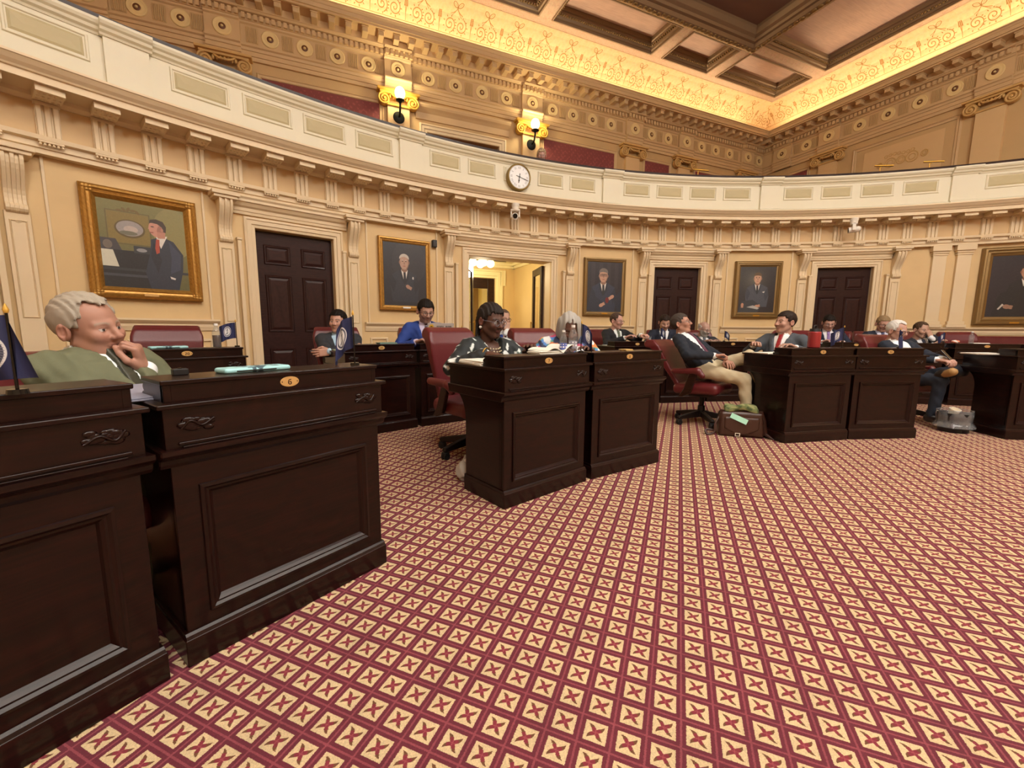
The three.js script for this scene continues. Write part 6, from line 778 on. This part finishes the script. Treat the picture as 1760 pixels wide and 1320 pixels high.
  if (o.tie) { const pts = []; for (let i = 0; i <= 9; i++) { const y = 0.462 - (0.462 - Math.max(vb - 0.02, 0.08)) * i / 9; let z = 0.3; while (z > 0 && torso(0, y, z, -0.004) > 0) z -= 0.004; pts.push([y, z + 0.006]); } const tieF = (x, y, z) => { const q = tl(x, y, z); let d = 9; for (let i = 0; i < 9; i++) { const a = pts[i], b = pts[i + 1], w0 = i === 0 ? 0.017 : 0.014 + 0.022 * i / 9, t = clamp((a[0] - q[1]) / (a[0] - b[0] + 1e-6)); if (q[1] <= a[0] + 0.01 && q[1] >= b[0] - 0.01) d = Math.min(d, Math.max(Math.abs(q[0]) - w0, Math.abs(q[2] - mix(a[1], b[1], t)) - (i === 0 ? 0.010 : 0.006))); } return d - 0.002; }; part(P, 'necktie', lift(surfaceNets(tieF, lo, hi, 0.007)), M.cloth(o.tie, 0.5)); }
  // legs
  const floor = -Y, hip = [V(0.085, 0, 0.02), V(-0.085, 0, 0.02)], L = [0, 1].map(i => { const q = (i ? o.legR : o.legL) || {}; const sg = i ? -1 : 1; return { K: q.knee ? toLocal(q.knee) : V(sg * 0.13, -0.03, 0.40), A: q.ankle ? toLocal(q.ankle) : V(sg * 0.12, floor + 0.10, 0.22), toe: q.toe ? V(...q.toe) : V(0, -0.03, 0.17) }; });
  const llo = [0, 1, 2].map(k => Math.min(-0.2, ...L.flatMap(l => [arr(l.K)[k] - 0.1, arr(l.A)[k] - 0.1]))), lhi = [0, 1, 2].map(k => Math.max(0.2, ...L.flatMap(l => [arr(l.K)[k] + 0.1, arr(l.A)[k] + 0.1]))); lhi[1] = Math.max(lhi[1], 0.22);
  part(P, 'trousers', lift(surfaceNets((x, y, z) => { let d = Math.max(sdEll(x, y - 0.02, z, 0.155 + fat, 0.13, 0.135 + fat * 0.6), y - 0.19); L.forEach((l, i) => { const h = arr(hip[i]), k = arr(l.K), a = arr(l.A); d = smin(d, smin(sdCap(x, y, z, h, k, 0.087, 0.066), sdCap(x, y, z, k, a, 0.064, 0.050), 0.025), 0.02); }); return d + 1.3 * fold(x * 0.8, y * 0.8, z * 0.8); }, llo, lhi, o.legCell || 0.017)), M.cloth(o.trousers || o.jacket));
  L.forEach((l, i) => { const a = l.A, t = a.clone().add(l.toe), dn = V(0, -0.055, 0); const s0 = arr(a.clone().add(V(0, -0.02, -0.02))), s1 = arr(t.clone().add(V(0, -0.02, 0))); const g = surfaceNets((x, y, z) => { let d = smin(sdCap(x, y, z, arr(a), s0, 0.045, 0.047), sdCap(x, y, z, s0, s1, 0.046, 0.036), 0.03); return Math.max(d, floor - y + 0.002); }, [0, 1, 2].map(k => Math.min(s0[k], s1[k]) - 0.08), [0, 1, 2].map(k => Math.max(s0[k], s1[k], arr(a)[k]) + 0.08), 0.012); const m = part(P, 'shoe', lift(g), new THREE.MeshStandardMaterial({ color: o.shoe || '#17120f', roughness: 0.35 })); if (o.sole === i) { const so = surfaceNets((x, y, z) => { const q = sdCap(x, y, z, s0, s1, 0.049, 0.042); const n = V(...(o.soleN)).normalize(), c = arr(a.clone().lerp(t, 0.5)); return Math.max(q, -((x - c[0]) * n.x + (y - c[1]) * n.y + (z - c[2]) * n.z) + 0.028); }, [0, 1, 2].map(k => Math.min(s0[k], s1[k]) - 0.08), [0, 1, 2].map(k => Math.max(s0[k], s1[k]) + 0.08), 0.009); part(m, 'sole', lift(so), new THREE.MeshStandardMaterial({ color: '#a9824f', roughness: 0.6 })); } });
  if (o.extra) o.extra(P, { hm, lift, Y, T, arms, hc });
  // the chair under this person
  if (o.chair) { const back = o.chairBack ?? 0.04; const f = turn + (o.chairTurn || 0), ca = o.chairAt && pol(...o.chairAt); chair(0, 0, f, o.chair, o.spin || 0.3, o.recline || 0, ca ? [ca.x, ca.z] : [P.position.x + Math.sin(f) * back * -1, P.position.z + Math.cos(f) * back * -1]); }
  return P;
}
const W0 = '#dfe3e6';
person({ label: 'elderly man in an olive suit resting his chin on his fist', r: 7.48, deg: -33.4, top: 1.248, scale: 1.03, neckLen: 0.085, body: 40, head: 44, lean: 20, pitch: 2, roll: 9, skin: '#aa7d6a', hairHex: '#a39a8c', brow: '#9a8878', hair: 'old', hairVol: 0.014, old: 1, squint: 0.0035, jacket: '#65684f', shirt: '#e6ecee', tie: '#3b3a2c', trousers: '#5d6049', vw: 0.05, foldK: 1.7, cell: 0.0085, headCell: 0.0034, hairCell: 0.0045, legCell: 0.02, cuff: 0.040, legL: { knee: [0.14, 0.5, 0.34], ankle: [0.12, 0.1, 0.1] }, legR: { knee: [-0.14, 0.5, 0.34], ankle: [-0.12, 0.1, 0.1] }, left: { wrist: [0.2, 0.70, 0.22], curl: 0.5 }, right: { rel: [0.045, -0.185, 0.135], dir: [-0.25, 0.85, 0.05], palm: [-0.6, 0.1, -0.75], curl: 1.35, hint: [-1, -0.6, 0.2] }, chair: 'burgundy leather chair under the old man in olive', recline: 0.42, chairBack: 0.02 });
person({ label: 'dark-haired man in a charcoal suit with folded arms', r: 9.75, deg: -18.8, top: 1.33, scale: 1.05, body: 4, head: -24, lean: 8, skin: '#b88d7a', hairHex: '#17120f', hair: 'full', hairVol: 0.013, jacket: '#2a2d33', shirt: '#a9c8de', tie: '#2f3c86', left: { wrist: [-0.10, 0.83, 0.24], dir: [-1, -0.1, 0.1], palm: [0, 0, -1], hint: [1, -0.4, 0.2] }, right: { wrist: [0.10, 0.86, 0.27], dir: [1, 0, 0.1], palm: [0, -0.4, -1], hint: [-1, -0.4, 0.2] }, chair: 'burgundy chair of the man with folded arms', extra: (P, c) => part(P, 'lapel_pin', c.lift(sphere(0.009, ...arr(c.T(0.10, 0.34, 0.128)), 8)), new THREE.MeshStandardMaterial({ color: '#a02c38', roughness: 0.3 })) });
person({ label: 'bearded man in a bright blue suit behind the laptop', r: 9.42, deg: -13.15, top: 1.475, scale: 1.12, body: 12, head: 16, lean: -6, pitch: 17, skin: '#b28b7a', hairHex: '#1c1714', hair: 'full', hairVol: 0.015, beard: '#3a2c27', beardMix: 0.35, beardVol: 0, glasses: '#1c1a1c', jacket: '#233d86', shirt: '#cfc9e4', tie: '#23262c', trousers: '#141c3a', legL: { knee: [0.09, 0.52, 0.36], ankle: [0.09, 0.1, 0.2] }, legR: { knee: [-0.07, 0.52, 0.36], ankle: [-0.07, 0.1, 0.2] }, left: { wrist: [0.13, 0.86, 0.34] }, right: { wrist: [-0.16, 0.86, 0.34] }, chair: 'burgundy chair of the man in the blue suit', chairBack: 0.12 });
const bw = (x, y, z) => { const n = Math.sin(x * 62 + 2.2 * Math.sin(y * 47 + z * 22)) + Math.sin(y * 58 + 2 * Math.sin(x * 41 - z * 37)) + 0.8 * Math.sin(z * 55 + x * 20); return n > 0.95 ? [0.72, 0.76, 0.74] : n > 0.85 ? [0.1, 0.16, 0.13] : [0.012, 0.016, 0.018]; };
person({ label: 'woman with braids, glasses and a black and white blouse', r: 7.48, deg: -15.8, top: 1.328, scale: 1.10, body: 34, head: 42, lean: 0, pitch: 9, skin: '#55372b', hairHex: '#2b2522', brow: '#1a1210', hair: 'braids', hairVol: 0.013, glasses: '#6d6a74', sq: 1, jaw: 1.04, jacket: '#111111', blouse: 1, pattern: bw, vb: 0.30, vw: 0.085, fat: 0.035, trousers: '#141416', headCell: 0.004, left: { wrist: [0.14, 0.85, 0.34], curl: 0.3 }, right: { wrist: [-0.22, 0.86, 0.30], dir: [0.3, -0.12, 1], curl: 0.5, hint: [-1, -0.6, -0.3] }, chair: 'burgundy chair of the woman in black and white', chairAt: [7.86, -15.4], chairTurn: 0.1, spin: 0.75, extra: (P, c) => { const pts = []; for (let k = 0; k < 3; k++) for (let i = 0; i < 22; i++) { const a = i / 22 * 6.283, q = c.T((0.075 + 0.012 * k) * Math.sin(a), 0.455 - 0.05 * (1 + Math.cos(a)) * (0.45 + 0.2 * k) * (Math.cos(a) > 0 ? 1 : 0.2), 0.01 + (0.085 + 0.014 * k) * Math.cos(a)); pts.push(sphere(0.0065, q.x, q.y, q.z, 6)); } part(P, 'bead_necklace', c.lift(merge(pts)), new THREE.MeshStandardMaterial({ color: '#d8c9a8', roughness: 0.3 })); part(P, 'earring', c.lift(merge([sphere(0.011, -0.088, -0.045, -0.012, 10)]).applyMatrix4(c.hm)), M.white); part(P, 'bracelet', c.lift(merge([new THREE.TorusGeometry(0.038, 0.004, 8, 24).applyQuaternion(new THREE.Quaternion().setFromUnitVectors(V(0, 0, 1), c.arms[1].dir)).translate(...arr(c.arms[1].W))])), M.brass); } });
person({ label: 'man in a blue suit with his hand at his mouth behind the braided woman', r: 9.6, deg: -5.7, top: 1.405, scale: 1.06, body: 18, head: 32, lean: -4, pitch: 6, skin: '#b8927f', hairHex: '#57483c', hair: 'receding', hairVol: 0.008, glasses: '#1f1d1f', jacket: '#24397e', shirt: '#dfe4e6', tie: '#2a2e3a', left: { wrist: [0.2, 0.97, 0.32] }, right: { rel: [-0.03, -0.15, 0.14], dir: [0.1, 1, -0.1], palm: [0.1, 0, -1], curl: 1.2, hint: [-0.6, -1, 0.3] }, chair: 'burgundy chair of the man with his hand at his mouth' });
const mc = (x, y, z) => { const n = Math.sin(x * 34 + 2 * Math.sin(y * 29)) + Math.sin(y * 39 + 1.7 * Math.sin(x * 31 + z * 20)), m = Math.sin(x * 21 + z * 33 + 1.5) + Math.sin(y * 23 + x * 14); return n > 0.9 ? [0.75, 0.78, 0.78] : n < -1.0 ? [0.02, 0.03, 0.08] : m > 0.9 ? [0.72, 0.22, 0.06] : m > 0.4 ? [0.08, 0.35, 0.30] : m < -0.8 ? [0.55, 0.08, 0.16] : [0.08, 0.24, 0.62]; };
person({ label: 'grey-haired woman in a colourful blouse with her head bowed', r: 7.22, deg: -10.95, top: 1.268, scale: 1.05, body: 22, head: 10, lean: -12, pitch: 24, neckLen: 0.075, skin: '#684639', hairHex: '#a5a29c', brow: '#5a4a40', hair: 'bob', hairVol: 0.013, jacket: '#2255aa', blouse: 1, pattern: mc, vb: 0.32, vw: 0.08, fat: 0.03, trousers: '#20242c', left: { wrist: [0.16, 0.87, 0.28] }, right: { wrist: [-0.18, 0.87, 0.28] }, chair: 'burgundy chair of the grey-haired woman', chairBack: 0.16, chairTurn: 0.25 });
person({ label: 'balding man in glasses and a black suit writing at the back row', r: 9.66, deg: 6.3, top: 1.405, scale: 1.05, body: 36, head: 58, lean: 2, pitch: 6, skin: '#be9283', hairHex: '#4a3b33', hair: 'receding', hairVol: 0.008, glasses: '#241f22', jacket: '#15171c', shirt: '#dfe6e4', tie: '#56604e', left: { wrist: [0.12, 0.99, 0.44], dir: [0.1, 0.1, 1], curl: 0.8 }, right: { wrist: [-0.12, 0.95, 0.36] }, chair: 'burgundy chair of the balding man in glasses', chairBack: 0.12, chairTurn: 0.1 });
person({ label: 'man in a navy suit looking down in front of the middle door', r: 9.85, deg: 12.3, top: 1.395, scale: 1.05, body: 8, head: 12, lean: 0, pitch: 24, skin: '#b68f7d', hairHex: '#2b211c', hair: 'full', hairVol: 0.010, jacket: '#171d2e', shirt: '#e2e6ea', tie: '#3a2326', left: { wrist: [0.14, 0.87, 0.32] }, right: { wrist: [-0.14, 0.87, 0.32] }, chair: 'burgundy chair before the middle door', extra: (P, c) => part(P, 'lapel_badge', c.lift(sphere(0.016, ...arr(c.T(0.11, 0.33, 0.13)), 10, [1, 1, 0.4])), M.white) });
person({ label: 'reclining man in a navy blazer and tan trousers in the aisle', r: 8.0, deg: 5.6, top: 1.34, scale: 1.05, body: 66, head: 74, lean: 34, pitch: -16, skin: '#ad7f6a', hairHex: '#463f3a', hair: 'full', hairVol: 0.010, glasses: '#4a4348', jacket: '#191f2b', shirt: '#dfe8ea', tie: '#5a2c46', trousers: '#c2b596', vw: 0.15, vb: -0.02, hem: -0.12, shoe: '#1c1512', legCell: 0.013, left: { wrist: [0.02, 0.70, 0.30], dir: [-0.7, -0.2, 0.6], curl: 0.4, hint: [1, -0.6, 0] }, right: { wrist: [-0.20, 0.80, 0.16], dir: [0.5, 0.1, 0.8], curl: 0.9, hint: [-1, -0.5, -0.4] }, legL: { knee: [0.07, 0.80, 0.44], ankle: [0.16, 0.42, 0.60], toe: [0, -0.04, 0.15] }, legR: { knee: [-0.10, 0.56, 0.46], ankle: [-0.10, 0.12, 0.52] }, chair: 'burgundy chair in the aisle under the reclining man', recline: 0.42, chairBack: 0.0, spin: 0.15 });
person({ label: 'grey-bearded man partly hidden behind the reclining man', r: 9.85, deg: 16.7, top: 1.285, scale: 1.05, body: 20, head: 48, lean: 6, pitch: 14, skin: '#b49080', hairHex: '#b9b4ac', hair: 'ring', hairVol: 0.010, beard: '#a8a29a', beardVol: 1, glasses: '#3c3a40', jacket: '#23262e', shirt: '#d6dce0', tie: '#3a3f4a', left: { wrist: [0.14, 0.87, 0.32] }, right: { wrist: [-0.14, 0.87, 0.32] }, chair: 'burgundy chair of the grey-bearded man' });
person({ label: 'man in a grey suit and red tie looking to the left', r: 7.5, deg: 13.4, top: 1.362, scale: 1.06, body: -20, head: -48, lean: 10, pitch: -3, skin: '#b78d7a', hairHex: '#2c211b', hair: 'full', hairVol: 0.011, jacket: '#454a51', shirt: '#e6e6e6', tie: '#8f1a20', fat: 0.02, left: { wrist: [0.24, 0.88, 0.22] }, right: { wrist: [-0.14, 0.90, 0.34] }, chair: 'burgundy chair of the man with the red tie' });
person({ label: 'man in a navy suit with a lilac tie before the right door', r: 9.8, deg: 29.4, top: 1.415, scale: 1.08, body: 14, head: 12, lean: -2, pitch: 22, skin: '#be9485', hairHex: '#1d1714', hair: 'full', hairVol: 0.012, glasses: '#4c3a3a', jacket: '#161d33', shirt: '#e4e4ea', tie: '#7c5f9e', left: { wrist: [0.14, 0.87, 0.32] }, right: { wrist: [-0.14, 0.87, 0.32] }, chair: 'burgundy chair before the right door', chairTurn: -0.5, chairBack: 0.1, extra: (P, c) => part(P, 'lapel_badge', c.lift(sphere(0.014, ...arr(c.T(0.11, 0.33, 0.13)), 10, [1, 1, 0.4])), M.white) });
person({ label: 'sandy-haired man in glasses beside the lidded tub', r: 9.75, deg: 34.2, top: 1.40, scale: 1.07, body: 22, head: 24, lean: 0, pitch: 16, skin: '#b88d7c', hairHex: '#8a7355', hair: 'full', hairVol: 0.010, glasses: '#2a2022', jacket: '#191f30', shirt: '#c8cbe0', tie: '#333a66', left: { wrist: [0.14, 0.87, 0.32] }, right: { wrist: [-0.14, 0.87, 0.32] }, chair: 'burgundy chair of the sandy-haired man' });
person({ label: 'white-haired man with crossed legs looking at his phone', r: 7.9, deg: 27.1, top: 1.272, scale: 1.05, body: 52, head: 58, lean: 22, pitch: 10, skin: '#b78d7c', hairHex: '#cfccc6', hair: 'old', hairVol: 0.014, glasses: '#3a3438', jacket: '#1c2432', shirt: '#e4ecf0', tie: null, trousers: '#1b2230', vw: 0.12, vb: 0.0, shoe: '#241b17', legCell: 0.013, left: { wrist: [0.02, 0.76, 0.34], dir: [-0.2, -0.1, 1], curl: 0.7 }, right: { wrist: [-0.08, 0.76, 0.32], dir: [0.3, -0.1, 1], curl: 0.7 }, legR: { knee: [-0.12, 0.54, 0.44], ankle: [-0.12, 0.12, 0.40] }, legL: { knee: [0.22, 0.64, 0.38], ankle: [-0.13, 0.62, 0.46], toe: [-0.07, 0.05, 0.13] }, sole: 0, soleN: [-0.85, -0.35, 0.3], chair: 'burgundy chair of the white-haired man', recline: 0.2, chairBack: 0.0, extra: (P, c) => part(P, 'phone', c.lift(at(rbox(-0.036, 0.036, 0, 0.14, -0.005, 0.005, 0.004), ...arr(c.arms[0].W.clone().add(V(-0.02, 0.0, 0.10))), -0.7, 0.3, 0)), M.blackGloss) });
person({ label: 'man with a hand at his face behind the white-haired man', r: 9.72, deg: 37.4, top: 1.30, scale: 1.05, body: 36, head: 44, lean: -6, tilt: -16, pitch: 10, skin: '#b9937f', hairHex: '#4c3a2c', hair: 'receding', hairVol: 0.009, jacket: '#20242e', shirt: '#dfe3e8', tie: '#3c4256', left: { rel: [0.05, -0.10, 0.15], dir: [-0.3, 0.9, -0.2], palm: [-0.2, 0, -1], curl: 1.0, hint: [0.8, -0.8, 0.4] }, right: { wrist: [-0.14, 0.87, 0.32] }, chair: 'burgundy chair beside the far right flag' });
person({ label: 'fair-haired person looking over the gallery parapet', r: 11.9, deg: 3.9, top: 4.70, scale: 1.0, body: 0, head: 4, lean: 0, pitch: 18, skin: '#ba9386', hairHex: '#b5a184', hair: 'full', hairVol: 0.016, jacket: '#7c6a66', blouse: 1, slim: 1, vb: 0.35, vw: 0.06, trousers: '#3a3436', left: { wrist: [0.14, 3.75, 0.2] }, right: { wrist: [-0.14, 3.75, 0.2] }, legL: { knee: [0.12, 3.66, 0.25], ankle: [0.12, 3.66, 0.2] }, legR: { knee: [-0.12, 3.66, 0.25], ankle: [-0.12, 3.66, 0.2] } });
// empty chairs
chair(9.72, -27.9, 27.9 * DEG - 0.25, 'empty burgundy chair below the large family portrait', 0.4);
chair(9.75, 41.5, -41.5 * DEG, 'empty burgundy chair at the right edge near the dark portrait', 0.4);
renderer.render(scene, camera);
